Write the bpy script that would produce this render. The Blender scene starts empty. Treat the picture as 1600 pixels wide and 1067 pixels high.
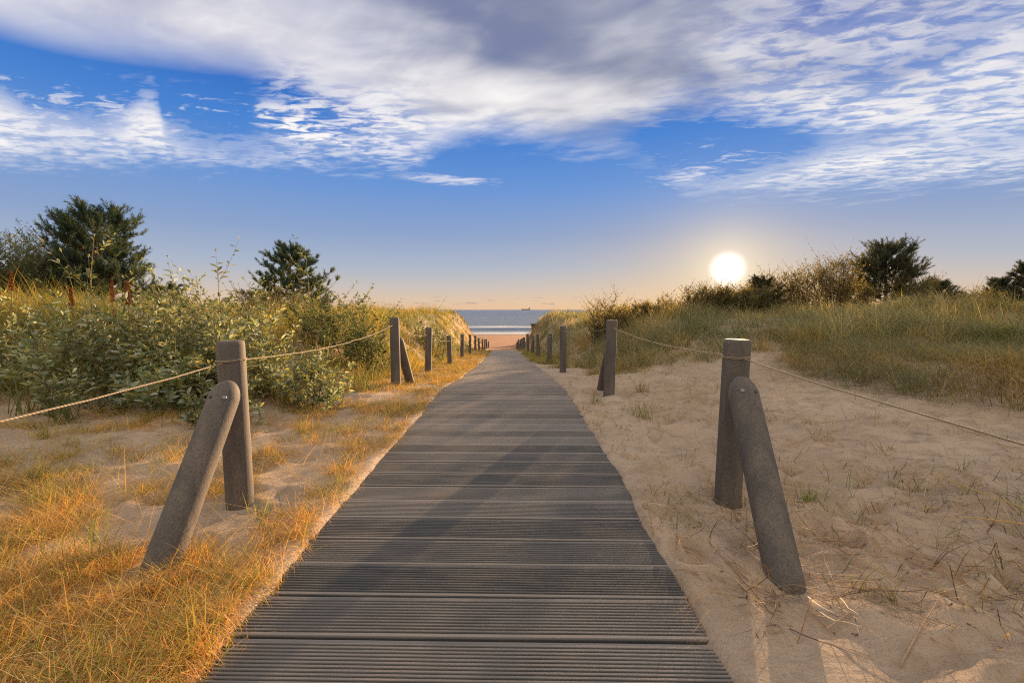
import bpy, math, random
import numpy as np
from mathutils import Vector, Matrix
R = math.radians
rng = np.random.default_rng(7)
random.seed(7)
C = bpy.context.scene.collection
scn = bpy.context.scene

# ------------------------------------------------------------------ camera
F = 711.0                                   # focal length in photo pixels (16 mm on 36 mm)
H = 1.15
PITCH = math.atan(49.5 / F)
cam_d = bpy.data.cameras.new('camera'); cam_d.lens = 16.0; cam_d.sensor_width = 36.0
cam_d.clip_start = 0.05; cam_d.clip_end = 60000
cam = bpy.data.objects.new('camera', cam_d); C.objects.link(cam)
cam.location = (0, 0, H); cam.rotation_euler = (math.pi / 2 - PITCH, 0, 0)
scn.camera = cam

def ray(px, py):
    x = (px - 800) / F; y = (533.5 - py) / F
    cp, sp = math.cos(PITCH), math.sin(PITCH)
    return np.array([x, cp + y * sp, -sp + y * cp])
def at(px, py, Y):                          # world point on the sight line at ground distance Y
    r = ray(px, py); r = r * (Y / r[1]); r[2] += H
    return r
def azel(px, py):
    r = ray(px, py)
    return math.atan2(r[0], r[1]), math.atan2(r[2], math.hypot(r[0], r[1]))

# ------------------------------------------------------------------ sun direction
SUN_AZ, SUN_EL = azel(1137, 420)
LAMP_EL = SUN_EL + R(2.6)
sd = Vector((math.sin(SUN_AZ) * math.cos(SUN_EL), math.cos(SUN_AZ) * math.cos(SUN_EL), math.sin(SUN_EL)))

# ------------------------------------------------------------------ node helpers
def lin(r, g, b):
    f = lambda c: (c / 255 / 12.92) if c / 255 <= 0.04045 else ((c / 255 + 0.055) / 1.055) ** 2.4
    return (f(r), f(g), f(b), 1.0)

class NT:
    def __init__(s, tree): s.t = tree; s.n = tree.nodes; s.l = tree.links
    def node(s, typ, **kw):
        n = s.n.new(typ)
        for k, v in kw.items(): setattr(n, k, v)
        return n
    def put(s, sock, v):
        if isinstance(v, S): s.l.new(v.o, sock)
        elif v is not None: sock.default_value = v
    def math(s, op, a, b=None, c=None, clamp=False):
        n = s.node('ShaderNodeMath', operation=op); n.use_clamp = clamp
        s.put(n.inputs[0], a)
        if b is not None: s.put(n.inputs[1], b)
        if c is not None: s.put(n.inputs[2], c)
        return S(s, n.outputs[0])
    def smooth(s, v, a, b, lo=0.0, hi=1.0):
        n = s.node('ShaderNodeMapRange', interpolation_type='SMOOTHSTEP')
        s.put(n.inputs[0], v); s.put(n.inputs[1], a); s.put(n.inputs[2], b); s.put(n.inputs[3], lo); s.put(n.inputs[4], hi)
        return S(s, n.outputs[0])
    def noise(s, vec, scale, detail=4, rough=0.5, dist=0.0, typ='FBM'):
        n = s.node('ShaderNodeTexNoise'); n.noise_type = typ
        s.put(n.inputs['Vector'], vec); s.put(n.inputs['Scale'], scale); s.put(n.inputs['Detail'], detail)
        s.put(n.inputs['Roughness'], rough); s.put(n.inputs['Distortion'], dist)
        return S(s, n.outputs[0])
    def mix(s, f, a, b, blend='MIX'):
        n = s.node('ShaderNodeMix', data_type='RGBA', blend_type=blend); n.clamp_factor = True
        s.put(n.inputs[0], f); s.put(n.inputs[6], a); s.put(n.inputs[7], b)
        return S(s, n.outputs[2])
    def xyz(s, x, y, z=0.0):
        n = s.node('ShaderNodeCombineXYZ'); s.put(n.inputs[0], x); s.put(n.inputs[1], y); s.put(n.inputs[2], z)
        return S(s, n.outputs[0])
    def sep(s, v):
        n = s.node('ShaderNodeSeparateXYZ'); s.put(n.inputs[0], v)
        return [S(s, o) for o in n.outputs]
    def vscale(s, v, k):
        n = s.node('ShaderNodeMapping'); s.put(n.inputs[0], v); n.inputs[3].default_value = k
        return S(s, n.outputs[0])
    def ramp(s, v, stops, interp='LINEAR'):
        n = s.node('ShaderNodeValToRGB'); s.put(n.inputs[0], v); n.color_ramp.interpolation = interp
        e = n.color_ramp.elements
        while len(e) < len(stops): e.new(0.5)
        for i, (p, c) in enumerate(stops): e[i].position = p; e[i].color = c
        return S(s, n.outputs[0])
    def curve(s, v, pts):
        n = s.node('ShaderNodeFloatCurve'); s.put(n.inputs[1], v)
        c = n.mapping.curves[0]; n.mapping.use_clip = False
        while len(c.points) < len(pts): c.points.new(0.5, 0.5)
        for i, (x, y) in enumerate(pts): c.points[i].location = (x, y); c.points[i].handle_type = 'AUTO_CLAMPED'
        n.mapping.update()
        return S(s, n.outputs[0])

class S:
    def __init__(s, nt, o): s.nt = nt; s.o = o
    def __add__(a, b): return a.nt.math('ADD', a, b)
    def __radd__(a, b): return a.nt.math('ADD', b, a)
    def __sub__(a, b): return a.nt.math('SUBTRACT', a, b)
    def __rsub__(a, b): return a.nt.math('SUBTRACT', b, a)
    def __mul__(a, b): return a.nt.math('MULTIPLY', a, b)
    def __rmul__(a, b): return a.nt.math('MULTIPLY', b, a)
    def __truediv__(a, b): return a.nt.math('DIVIDE', a, b)
    def mn(a, b): return a.nt.math('MINIMUM', a, b)
    def mx(a, b): return a.nt.math('MAXIMUM', a, b)
    def cl(a): return a.nt.math('ADD', a, 0.0, clamp=True)

# ------------------------------------------------------------------ world
world = bpy.data.worlds.new("World"); scn.world = world; world.use_nodes = True
for n in list(world.node_tree.nodes): world.node_tree.nodes.remove(n)
w = NT(world.node_tree)
tc = w.node('ShaderNodeTexCoord')
X, Y, Z = w.sep(S(w, tc.outputs['Generated']))
az = w.math('ARCTAN2', X, Y)
el = w.math('ARCSINE', Z)
AZR, ELR = 0.95, 0.9
azn = ((az + AZR) / (2 * AZR)).cl()
def curve_px(pts):
    out = []
    for px, py in pts:
        a, e = azel(px, py); out.append(((a + AZR) / (2 * AZR), e / ELR))
    return w.curve(azn, out) * ELR
SUNV = w.node('ShaderNodeVectorMath', operation='DOT_PRODUCT')
w.l.new(tc.outputs['Generated'], SUNV.inputs[0]); SUNV.inputs[1].default_value = sd
theta = w.math('ARCCOSINE', S(w, SUNV.outputs['Value']).mn(1.0))
# clear sky by elevation
deg = math.pi / 180
sky = w.ramp((el / (60 * deg)).cl(), [
    (0.000, lin(236, 196, 160)), (0.018, lin(228, 200, 174)), (0.045, lin(206, 197, 192)), (0.085, lin(176, 187, 206)),
    (0.15, lin(144, 168, 208)), (0.24, lin(110, 154, 218)), (0.33, lin(74, 134, 214)), (0.46, lin(28, 92, 188)),
    (0.62, lin(14, 66, 158)), (1.0, lin(14, 56, 140))])
nish = w.node('ShaderNodeTexSky', sky_type='NISHITA')
nish.sun_disc = False; nish.sun_elevation = LAMP_EL; nish.sun_rotation = SUN_AZ
nish.air_density = 1.0; nish.dust_density = 0.6; nish.ozone_density = 2.0
nsc = w.mix(1.0, S(w, nish.outputs[0]), (0.035, 0.035, 0.035, 1), 'MULTIPLY')
sky = w.mix(0.06, sky, nsc)
# warm glow low around the sun
low = w.smooth(el, 16 * deg, 0.0)
g_wide = w.math('EXPONENT', theta * (-1 / (11 * deg))) * low
sky = w.mix((g_wide * 0.70).cl(), sky, lin(250, 204, 130))
# clouds -------------------------------------------------
Zc = Z.mx(0.05)
P = w.xyz(X / Zc, Y / Zc)
def rot(v, a):
    n = w.node('ShaderNodeMapping'); w.put(n.inputs[0], v); n.inputs[2].default_value = (0, 0, a); return S(w, n.outputs[0])
n_big = w.noise(P, 0.9, 4, 0.5)
n_mid = w.noise(w.vscale(rot(P, 0.35), (1.0, 1.8, 1)), 2.2, 4, 0.5, 0.4)
n_rip = w.noise(w.vscale(rot(P, 0.12), (0.7, 1.35, 1)), 10.0, 7, 0.58, 0.5)
n_str = w.noise(w.vscale(rot(P, 0.9), (0.55, 2.2, 1)), 1.6, 9, 0.58, 0.5)
n_sft = w.noise(w.vscale(rot(P, -0.5), (1.0, 1.3, 1)), 1.3, 3, 0.45, 0.6)
mid_w = w.smooth(az, -0.22, -0.12) * w.smooth(az, 0.42, 0.30)       # the smooth sheet in the middle
left = w.smooth(az, -0.05, -0.40)
right = w.smooth(az, 0.25, 0.60)
wob = (n_mid - 0.5) * 0.07 + (n_rip - 0.5) * 0.04 + (n_str - 0.5) * 0.05
elw = el + wob
Lc = curve_px([(-60, 232), (0, 238), (200, 246), (350, 247), (500, 251), (600, 258), (640, 254), (690, 226), (780, 208), (850, 218), (980, 232),
               (1030, 250), (1070, 290), (1150, 294), (1250, 292), (1400, 284), (1500, 275), (1600, 266), (1660, 258)])
G1 = curve_px([(-60, 44), (0, 56), (150, 82), (300, 102), (400, 118), (450, 140), (500, 168), (560, 202), (620, 222), (660, 228), (900, 225), (1000, 205), (1050, 186), (1110, 182),
               (1180, 194), (1260, 206), (1330, 225), (1660, 230)])
G2 = curve_px([(-60, 105), (0, 120), (60, 162), (130, 176), (190, 160), (235, 128), (262, 186), (340, 206), (400, 206), (450, 204), (500, 200), (560, 200), (640, 196), (900, 190),
               (990, 222), (1050, 262), (1110, 270), (1180, 256), (1250, 232), (1330, 200), (1660, 200)])
above = w.smooth(elw - Lc, -0.030, 0.045)
gap = w.smooth(el + (n_rip - 0.5) * 0.11 + (n_mid - 0.5) * 0.05 - G2, -0.055, 0.020) * w.smooth(G1 - (el + (n_sft - 0.5) * 0.03 + (n_rip - 0.5) * 0.07 * w.smooth(az, -0.52, -0.40)), -0.065, 0.040)
gap = (gap * 1.25).cl()
puffs = w.smooth(n_rip + (n_sft - 0.5) * 0.8, 0.54, 0.70) * gap * w.smooth(G1 - el, 0.015, 0.06)
band_l = left * w.smooth(el - G1, 0.02, -0.05)
fan = w.smooth(az, -0.52, -0.42) * w.smooth(az, -0.12, -0.24) * w.smooth(el, 26 * deg, 21 * deg)
mott = (band_l * 0.7 + right * 0.9 + fan * 0.8).cl()
tex = w.smooth(n_rip * 0.8 + n_mid * 0.2, 0.40, 0.58)
tex2 = w.smooth(n_str * 0.5 + n_sft * 0.5, 0.28, 0.58)
dens = (1.0 - mott) * (0.80 + 0.20 * tex2) + mott * (0.34 + 0.66 * tex) * (0.62 + 0.38 * tex2)
holes = w.smooth(n_sft * 0.6 + n_big * 0.4, 0.50, 0.62) * right * w.smooth(el, 19 * deg, 27 * deg)
gap = gap * (1.0 - fan * w.smooth(n_rip, 0.40, 0.58) * 0.9)
alpha = (above * (1.0 - gap) * dens * (1.0 - 0.85 * holes) + puffs * 0.55).cl()
# thin wisps beneath and little cumulus on the horizon
a1, e1 = azel(700, 281)
stx = (az - a1) / 0.10; sty = (el - e1 - (az - a1) * -0.03) / 0.010
streak = w.smooth(stx * stx + sty * sty + (n_rip - 0.5) * 4.5, 1.4, -0.4) * 0.6
alpha = alpha.mx(streak)
hz = w.noise(w.xyz(az * 26, el * 120), 1.0, 4, 0.6)
hcl = w.smooth(hz, 0.54, 0.66) * w.smooth(el, 0.3 * deg, 0.8 * deg) * w.smooth(el, 1.9 * deg, 1.0 * deg)
# cloud colour: sunlit near the lower rim, grey blue in the thick middle
depth = w.smooth(el - Lc, 0.02, 0.36)
a2, e2 = azel(850, 20)
dx = (az - a2) / 0.50; dy = (el - e2 - (az - a2) * -0.22) / 0.21
dark = w.smooth(w.math('SQRT', dx * dx + dy * dy) + (n_mid - 0.5) * 1.1 + (n_sft - 0.5) * 1.6 + (n_str - 0.5) * 0.35, 1.35, 0.05)
ccol = w.mix(depth, lin(250, 246, 245), lin(188, 191, 211))
ccol = w.mix(w.smooth(n_mid * 0.5 + n_sft * 0.5, 0.56, 0.38) * 0.55 * depth, ccol, lin(150, 158, 192))
ccol = w.mix(w.smooth(n_rip, 0.52, 0.34) * 0.35 * mott, ccol, lin(150, 164, 205))
ccol = w.mix(w.smooth(n_str * 0.3 + n_mid * 0.4 + n_rip * 0.3, 0.48, 0.66) * 0.45 * (1.0 - dark).cl(), ccol, lin(252, 250, 250))
ccol = w.mix(dark * 0.92, ccol, lin(108, 120, 156))
ccol = w.mix(w.math('EXPONENT', theta * (-1 / (9 * deg))), ccol, lin(255, 250, 240))
col = w.mix(alpha, sky, ccol)
col = w.mix(hcl * 0.55, col, lin(170, 150, 150))
# aureole and overexposed disc of the sun
g1 = w.math('EXPONENT', theta * (-1 / (2.8 * deg)))
col = w.mix((g1 * 1.02).cl(), col, (1.12, 0.98, 0.74, 1))
disc = w.smooth(theta, 2.3 * deg, 0.0)
col = w.mix(disc, col, (2.2, 2.15, 2.1, 1))
# below the horizon: muted sand/sea bounce
fill_veil = w.math('MAXIMUM', w.smooth(el, 42 * deg, 62 * deg), w.smooth(Y, 0.25, -0.25) * w.smooth(el, 2 * deg, 14 * deg))
col = w.mix(fill_veil * 0.9, col, w.mix(n_mid, (0.85, 0.80, 0.72, 1), (1.45, 1.33, 1.14, 1)))   # bright thin cloud overhead and behind, out of view, added as fill light
col = w.mix(w.smooth(el, 0.0, -0.02), col, (0.22, 0.2, 0.2, 1))
bg = w.node('ShaderNodeBackground'); bg.inputs[1].default_value = 0.1
w.put(bg.inputs[0], w.mix(1.0, col, (3.54, 3.54, 3.54, 1), 'MULTIPLY'))
bg.inputs[1].default_value = 0.1
out = w.node('ShaderNodeOutputWorld'); w.l.new(bg.outputs[0], out.inputs[0])
world.cycles.sampling_method = 'MANUAL'; world.cycles.sample_map_resolution = 1024

# ------------------------------------------------------------------ sun lamp
ld = bpy.data.lights.new('sun', 'SUN'); ld.energy = 5.0; ld.angle = R(0.6); ld.color = (1.0, 0.66, 0.36)
lo = bpy.data.objects.new('sun', ld); C.objects.link(lo)
ldv = Vector((math.sin(SUN_AZ) * math.cos(LAMP_EL), math.cos(SUN_AZ) * math.cos(LAMP_EL), math.sin(LAMP_EL)))
lo.rotation_euler = (-ldv).to_track_quat('-Z', 'Y').to_euler(); lo.location = ldv * 60

vs = scn.view_settings; vs.view_transform = 'Standard'; vs.look = 'None'; vs.exposure = 1.5; vs.gamma = 1.0
scn.render.engine = 'CYCLES'
scn.cycles.use_denoising = False; scn.cycles.filter_width = 1.1
scn.cycles.max_bounces = 6; scn.cycles.diffuse_bounces = 3; scn.cycles.glossy_bounces = 2
scn.cycles.transmission_bounces = 3; scn.cycles.transparent_max_bounces = 4
scn.cycles.caustics_reflective = False; scn.cycles.caustics_refractive = False
scn.cycles.sample_clamp_indirect = 2.0; scn.cycles.sample_clamp_direct = 3.0

# ------------------------------------------------------------------ tags
def tag(o, label=None, cat=None, group=None, kind=None):
    if label: o['label'] = label
    if cat: o['category'] = cat
    if group: o['group'] = group
    if kind: o['kind'] = kind
    return o
def empty(name, loc, rz=0.0):
    o = bpy.data.objects.new(name, None); C.objects.link(o); o.location = loc; o.rotation_euler = (0, 0, rz)
    o.empty_display_size = 0.2
    return o

# ------------------------------------------------------------------ mesh building
class MB:
    """collects numpy chunks of vertices and faces (all faces stored as lists per size)"""
    def __init__(s): s.v = []; s.f = []; s.c = []; s.n = 0
    def add(s, v, f, c=None):
        v = np.asarray(v, float).reshape(-1, 3); f = np.asarray(f, int)
        s.v.append(v); s.f.append(f + s.n); s.n += len(v)
        if c is None: c = np.full((len(v), 3), 0.5)
        c = np.asarray(c, float)
        if c.ndim == 1: c = np.tile(c, (len(v), 1))
        s.c.append(c)
    def build(s, name, mat, parent=None, smooth=False, off=None):
        me = bpy.data.meshes.new(name)
        v = np.concatenate(s.v)
        if off is not None: v = v - np.asarray(off)
        me.vertices.add(len(v)); me.vertices.foreach_set('co', v.astype(np.float32).ravel())
        idx = np.concatenate([f.ravel() for f in s.f])
        tot = np.concatenate([np.full(len(f), f.shape[1]) for f in s.f])
        st = np.concatenate([[0], np.cumsum(tot)[:-1]])
        me.loops.add(len(idx)); me.loops.foreach_set('vertex_index', idx.astype(np.int32))
        me.polygons.add(len(tot)); me.polygons.foreach_set('loop_start', st.astype(np.int32))
        try: me.polygons.foreach_set('loop_total', tot.astype(np.int32))
        except Exception: pass
        me.polygons.foreach_set('use_smooth', np.full(len(tot), smooth))
        c = np.concatenate(s.c); a = me.color_attributes.new('Col', 'FLOAT_COLOR', 'POINT')
        a.data.foreach_set('color', np.concatenate([c, np.ones((len(c), 1))], 1).astype(np.float32).ravel())
        me.update(calc_edges=True)
        me.materials.append(mat)
        o = bpy.data.objects.new(name, me); C.objects.link(o)
        if parent is not None: o.parent = parent
        return o

def tube(mb, pts, rad, sides=8, col=None, cap=True):
    pts = np.asarray(pts, float); n = len(pts); rad = np.broadcast_to(np.asarray(rad, float), (n,))
    tang = np.gradient(pts, axis=0); tang /= np.linalg.norm(tang, axis=1, keepdims=True) + 1e-9
    ref = np.array([0.0, 0, 1]) if abs(tang[:, 2]).mean() < 0.8 else np.array([1.0, 0, 0])
    a = np.cross(tang, ref); a /= np.linalg.norm(a, axis=1, keepdims=True) + 1e-9
    b = np.cross(tang, a)
    th = np.arange(sides) / sides * 2 * math.pi
    ring = (a[:, None] * np.cos(th)[None, :, None] + b[:, None] * np.sin(th)[None, :, None]) * rad[:, None, None] + pts[:, None]
    i = np.arange(n - 1)[:, None] * sides; j = np.arange(sides)[None]; k = (j + 1) % sides
    f = np.stack([i + j, i + k, i + sides + k, i + sides + j], -1).reshape(-1, 4)
    v = ring.reshape(-1, 3)
    mb.add(v, f, col)
    if cap:
        for base, p in ((0, pts[0]), ((n - 1) * sides, pts[-1])):
            vv = np.concatenate([v[base:base + sides], p[None]])
            jj = np.arange(sides)
            ff = np.stack([jj, (jj + 1) % sides, np.full(sides, sides)], -1)
            if base == 0: ff = ff[:, ::-1]
            mb.add(vv, ff, col)

def box(mb, lo_, hi_, col=None):
    x0, y0, z0 = lo_; x1, y1, z1 = hi_
    v = [(x0, y0, z0), (x1, y0, z0), (x1, y1, z0), (x0, y1, z0), (x0, y0, z1), (x1, y0, z1), (x1, y1, z1), (x0, y1, z1)]
    f = [(0, 3, 2, 1), (4, 5, 6, 7), (0, 1, 5, 4), (1, 2, 6, 5), (2, 3, 7, 6), (3, 0, 4, 7)]
    mb.add(v, f, col)

# ------------------------------------------------------------------ terrain function
def _h(ix, iy, seed):
    n = (ix.astype(np.int64) * 374761393 + iy.astype(np.int64) * 668265263 + seed * 1442695041) & 0xffffffff
    n = ((n ^ (n >> 13)) * 1274126177) & 0xffffffff
    return ((n ^ (n >> 16)) & 0xffff) / 65535.0
def vn(x, y, seed=0):
    x = np.asarray(x, float); y = np.asarray(y, float)
    ix = np.floor(x); iy = np.floor(y); fx = x - ix; fy = y - iy
    fx = fx * fx * (3 - 2 * fx); fy = fy * fy * (3 - 2 * fy)
    ix = ix.astype(np.int64); iy = iy.astype(np.int64)
    a = _h(ix, iy, seed); b = _h(ix + 1, iy, seed); c = _h(ix, iy + 1, seed); d = _h(ix + 1, iy + 1, seed)
    return (a * (1 - fx) + b * fx) * (1 - fy) + (c * (1 - fx) + d * fx) * fy - 0.5
def fbm(x, y, s=1.0, o=4, seed=0):
    r = 0; a = 1.0
    for i in range(o):
        r = r + a * vn(x * s + 13.1 * i, y * s - 7.7 * i, seed + i); s *= 2.03; a *= 0.5
    return r
def ss(x, a, b):
    t = np.clip((np.asarray(x, float) - a) / (b - a), 0, 1); return t * t * (3 - 2 * t)
WY = [-60, 4.8, 6.5, 9.6, 13.4, 17.4, 21.4, 25.0, 27.0, 38.5, 48, 60, 81, 110, 400]
WZ = [0.0, 0.035, 0.01, -0.19, -0.45, -0.70, -0.93, -1.12, -1.38, -2.3, -2.86, -3.02, -3.22, -4.2, -9.0]
WALK_END = 25.0
def xc(y): return -0.12 - 0.0197 * np.asarray(y, float)
def xw(y): return np.interp(y, [1, 9, 25], [-0.15, -0.12, -0.37])
def hwf(y): return np.interp(y, [1.3, 2.7, 6.5, 10, 25], [0.825, 0.87, 0.90, 0.85, 0.80])
def walkz(y): return np.interp(y, WY, WZ)
prng = np.random.default_rng(3)
PITS = []
for _ in range(170):                                    # trodden hollows beside the walk on the right
    PITS.append((prng.uniform(0.95, 2.9), prng.uniform(1.6, 9), prng.uniform(0.04, 0.10), prng.uniform(0.03, 0.085), prng.normal(0.3, 0.5)))
for _ in range(26):
    PITS.append((prng.uniform(-3.4, -1.0), prng.uniform(1.2, 5), prng.uniform(0.06, 0.13), prng.uniform(0.015, 0.03), prng.uniform(0, 3.1)))
for _ in range(70):
    PITS.append((prng.uniform(1.6, 6.0), prng.uniform(1.5, 9), prng.uniform(0.08, 0.2), prng.uniform(0.008, 0.02), prng.uniform(0, 3.1)))
def zg(x, y, fine=True):
    x = np.asarray(x, float); y = np.asarray(y, float)
    x, y = np.broadcast_arrays(x, y)
    u = x - xc(y); wz = walkz(y)
    fall = 1 - ss(y, 44, 57)
    beach = np.interp(y, [-60, 40, 57, 60, 81, 110, 400], [-2.7, -2.7, -2.98, -3.02, -3.22, -4.2, -9.0])
    # left dune
    topL = (0.10 + 0.62 * ss(y, 4.2, 9.0) + 0.36 * fbm(x, y, 0.22, 3, 5) * ss(y, 3, 10)) + 0.35 * ss(-u, 6, 18)
    topR = (0.08 + 0.20 * ss(y, 3.0, 8.0) + 0.42 * ss(y, 7.0, 13.0) + 0.42 * fbm(x, y, 0.22, 3, 9) * ss(y, 4, 12)) + 0.30 * ss(u, 5, 16)
    topR = topR + 0.22 * np.exp(-((x - 6.0) / 1.6) ** 2 - ((y - 5.2) / 1.8) ** 2)
    topL = beach + (topL - beach) * fall; topR = beach + (topR - beach) * fall
    wl = 1.8 + 1.0 * ss(y, 8, 34); wr = 3.6 - 0.4 * ss(y, 8, 16) - 0.2 * ss(y, 18, 36)
    fl = ss(-u, 1.75, 1.75 + wl); fr = ss(u, 1.7, 1.7 + wr)
    z = wz + np.where(u < 0, (topL - wz) * fl, (topR - wz) * fr)
    if fine:
        side = ss(np.abs(x - xw(y)) - hwf(y) + 0.82, 0.85, 1.6)
        nearf = 1 - ss(y, 40, 60) * 0.8
        z = z + 0.075 * fbm(x, y, 0.9, 3, 21) * side * nearf
        nf = (y < 16)
        z = z + np.where(nf, 0.038 * fbm(x, y, 4.5, 3, 31) * side + 0.010 * fbm(x, y, 13, 2, 33) * side * ss(u, 0.2, 1), 0)
        z = z + np.where(nf, 0.018 * fbm(x * 0.6 + y * 0.25, y * 2.2, 5.0, 3, 41) * side * ss(u, 0, 1), 0)
        z = z + np.where(nf, (0.022 - 0.11 * np.abs(fbm(x * 0.8, y * 1.5, 3.4, 2, 61))) * side * ss(u, 0.5, 1.1) * (0.35 + 0.65 * ss(u, 3.6, 2.0)), 0)
        for (pu, py, r, dp, a) in PITS:
            ddx = (u - pu); ddy = (y - py)
            m = (np.abs(ddx) < 4 * r) & (np.abs(ddy) < 4 * r)
            if not m.any(): continue
            c_, s_ = math.cos(a), math.sin(a)
            q = ((ddx * c_ + ddy * s_) / (r * 1.5)) ** 2 + ((-ddx * s_ + ddy * c_) / r) ** 2
            z = z - np.where(m, dp * 0.8 * (np.exp(-q * 1.6) - 0.42 * np.exp(-(np.sqrt(q) - 1.25) ** 2 * 7)) * (y < 12), 0)
    # the walk is sunk a little in the sand; its edges are overblown unevenly
    e = np.abs(x - xw(y)) - (hwf(y) - 0.008 + np.where(u < 0, -0.035, -0.01) - np.where(u < 0, 0.07, 0.03) * (fbm(x, y, 1.3, 3, 51)) + 0.02 * fbm(x, y, 9, 2, 52))
    m = (y > -8) & (y < WALK_END - 0.05)
    edge = ss(e, -0.05, 0.035)
    z = np.where(m, z * 1 + (1 - edge) * (-0.085) + edge * (0.006 + 0.014 * np.exp(-(e / 0.12) ** 2)), z)
    return z

# ------------------------------------------------------------------ materials
def new_mat(name):
    m = bpy.data.materials.new(name); m.use_nodes = True
    nt = NT(m.node_tree)
    for n in list(nt.n): nt.n.remove(n)
    o = nt.node('ShaderNodeOutputMaterial'); p = nt.node('ShaderNodeBsdfPrincipled')
    nt.l.new(p.outputs[0], o.inputs[0])
    return m, nt, p, o
def bump(nt, p, h, strength, dist):
    b = nt.node('ShaderNodeBump'); b.inputs['Strength'].default_value = strength; b.inputs['Distance'].default_value = dist
    nt.put(b.inputs['Height'], h); nt.l.new(b.outputs[0], p.inputs['Normal'])
def ocoord(nt): return S(nt, nt.node('ShaderNodeTexCoord').outputs['Object'])
def vcol(nt):
    a = nt.node('ShaderNodeAttribute'); a.attribute_name = 'Col'; return S(nt, a.outputs['Color'])

# sand
m_sand, nt, p, _ = new_mat('sand')
g = nt.node('ShaderNodeNewGeometry'); pos = S(nt, g.outputs['Position'])
n1 = nt.noise(pos, 0.7, 5, 0.6); n2 = nt.noise(pos, 6.0, 5, 0.65); n3 = nt.noise(pos, 90.0, 3, 0.7); n4 = nt.noise(pos, 420.0, 2, 0.6)
c = nt.mix(nt.smooth(n1, 0.35, 0.65), (0.48, 0.362, 0.262, 1), (0.39, 0.29, 0.205, 1))
c = nt.mix(nt.smooth(n2, 0.45, 0.68) * 0.6, c, (0.27, 0.185, 0.12, 1))
c = nt.mix(nt.smooth(n3, 0.5, 0.75) * 0.6, c, (0.24, 0.165, 0.11, 1))
c = nt.mix(nt.smooth(n4, 0.45, 0.3) * 0.45, c, (0.62, 0.47, 0.34, 1))
sx, sy, sz = nt.sep(pos)
c = nt.mix(nt.smooth(sy, 30.0, 52.0), c, nt.mix(nt.smooth(nt.noise(nt.vscale(pos, (0.15, 1, 1)), 0.5, 5, 0.6), 0.4, 0.6), (0.36, 0.175, 0.095, 1), (0.27, 0.13, 0.075, 1)))
c = nt.mix(nt.smooth(sy + n1 * 3, 79.0, 83.0), c, (0.16, 0.11, 0.08, 1))
nt.put(p.inputs['Base Color'], c); p.inputs['Roughness'].default_value = 0.95; p.inputs['Specular IOR Level'].default_value = 0.15
bump(nt, p, n3 * 0.6 + n4 * 0.35 + n2 * 3.2 + nt.noise(nt.vscale(pos, (1.0, 2.4, 1)), 14, 4, 0.6) * 1.6, 1.0, 0.010)

# composite boards
m_board, nt, p, _ = new_mat('weathered_boards')
pos = ocoord(nt); bx_, by_, bz_ = nt.sep(pos)
cv = vcol(nt); cr, cg, cb = nt.sep(cv)             # r: board tone, g: ridge height plus painted edge glint, b: distance to the walk's middle
st = nt.noise(nt.vscale(pos, (1.2, 26, 1)), 3.0, 6, 0.65)
bl = nt.noise(nt.vscale(pos, (1.0, 1.6, 1)), 1.6, 5, 0.6)
fn = nt.noise(pos, 160.0, 3, 0.7)
c = nt.mix(nt.smooth(st, 0.3, 0.7), (0.036, 0.038, 0.043, 1), (0.110, 0.100, 0.092, 1))
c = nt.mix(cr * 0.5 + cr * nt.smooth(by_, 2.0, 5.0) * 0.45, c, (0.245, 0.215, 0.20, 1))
stn = nt.smooth(nt.noise(nt.vscale(pos, (0.8, 1.3, 1)), 0.9, 4, 0.55), 0.52, 0.62)
c = nt.mix(stn * 0.45, c, (0.045, 0.050, 0.058, 1))
c = nt.mix(nt.smooth(bl, 0.5, 0.68) * 0.5, c, (0.17, 0.13, 0.10, 1))
c = nt.mix((1.0 - cg) * 0.8, c, (0.016, 0.015, 0.016, 1))
c = nt.mix(((cg - 1.0) * 1.3).cl(), c, (0.27, 0.225, 0.19, 1))  # worn board edges lightened, with sun glint at the gaps painted in
gr = nt.smooth(fn, 0.60, 0.74)
c = nt.mix(gr * (0.35 + nt.smooth(bl, 0.4, 0.7) * 0.5), c, (0.32, 0.25, 0.18, 1))
spill = nt.smooth(cb + (nt.noise(pos, 2.2, 5, 0.65) - 0.5) * 0.9 + (fn - 0.5) * 0.5, 0.84, 1.06)
c = nt.mix(spill * 0.8, c, (0.42, 0.30, 0.20, 1))
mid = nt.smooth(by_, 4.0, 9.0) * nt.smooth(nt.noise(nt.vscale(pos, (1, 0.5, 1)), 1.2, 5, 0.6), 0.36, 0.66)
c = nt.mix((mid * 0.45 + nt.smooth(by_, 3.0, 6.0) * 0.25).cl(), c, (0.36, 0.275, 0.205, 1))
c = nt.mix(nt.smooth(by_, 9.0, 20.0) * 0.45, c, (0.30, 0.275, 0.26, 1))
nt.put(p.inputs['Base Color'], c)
nt.put(p.inputs['Roughness'], 0.55 + st * 0.3)
p.inputs['Specular IOR Level'].default_value = 0.4
bump(nt, p, st * 0.6 + fn * 0.5, 0.6, 0.004)

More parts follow.
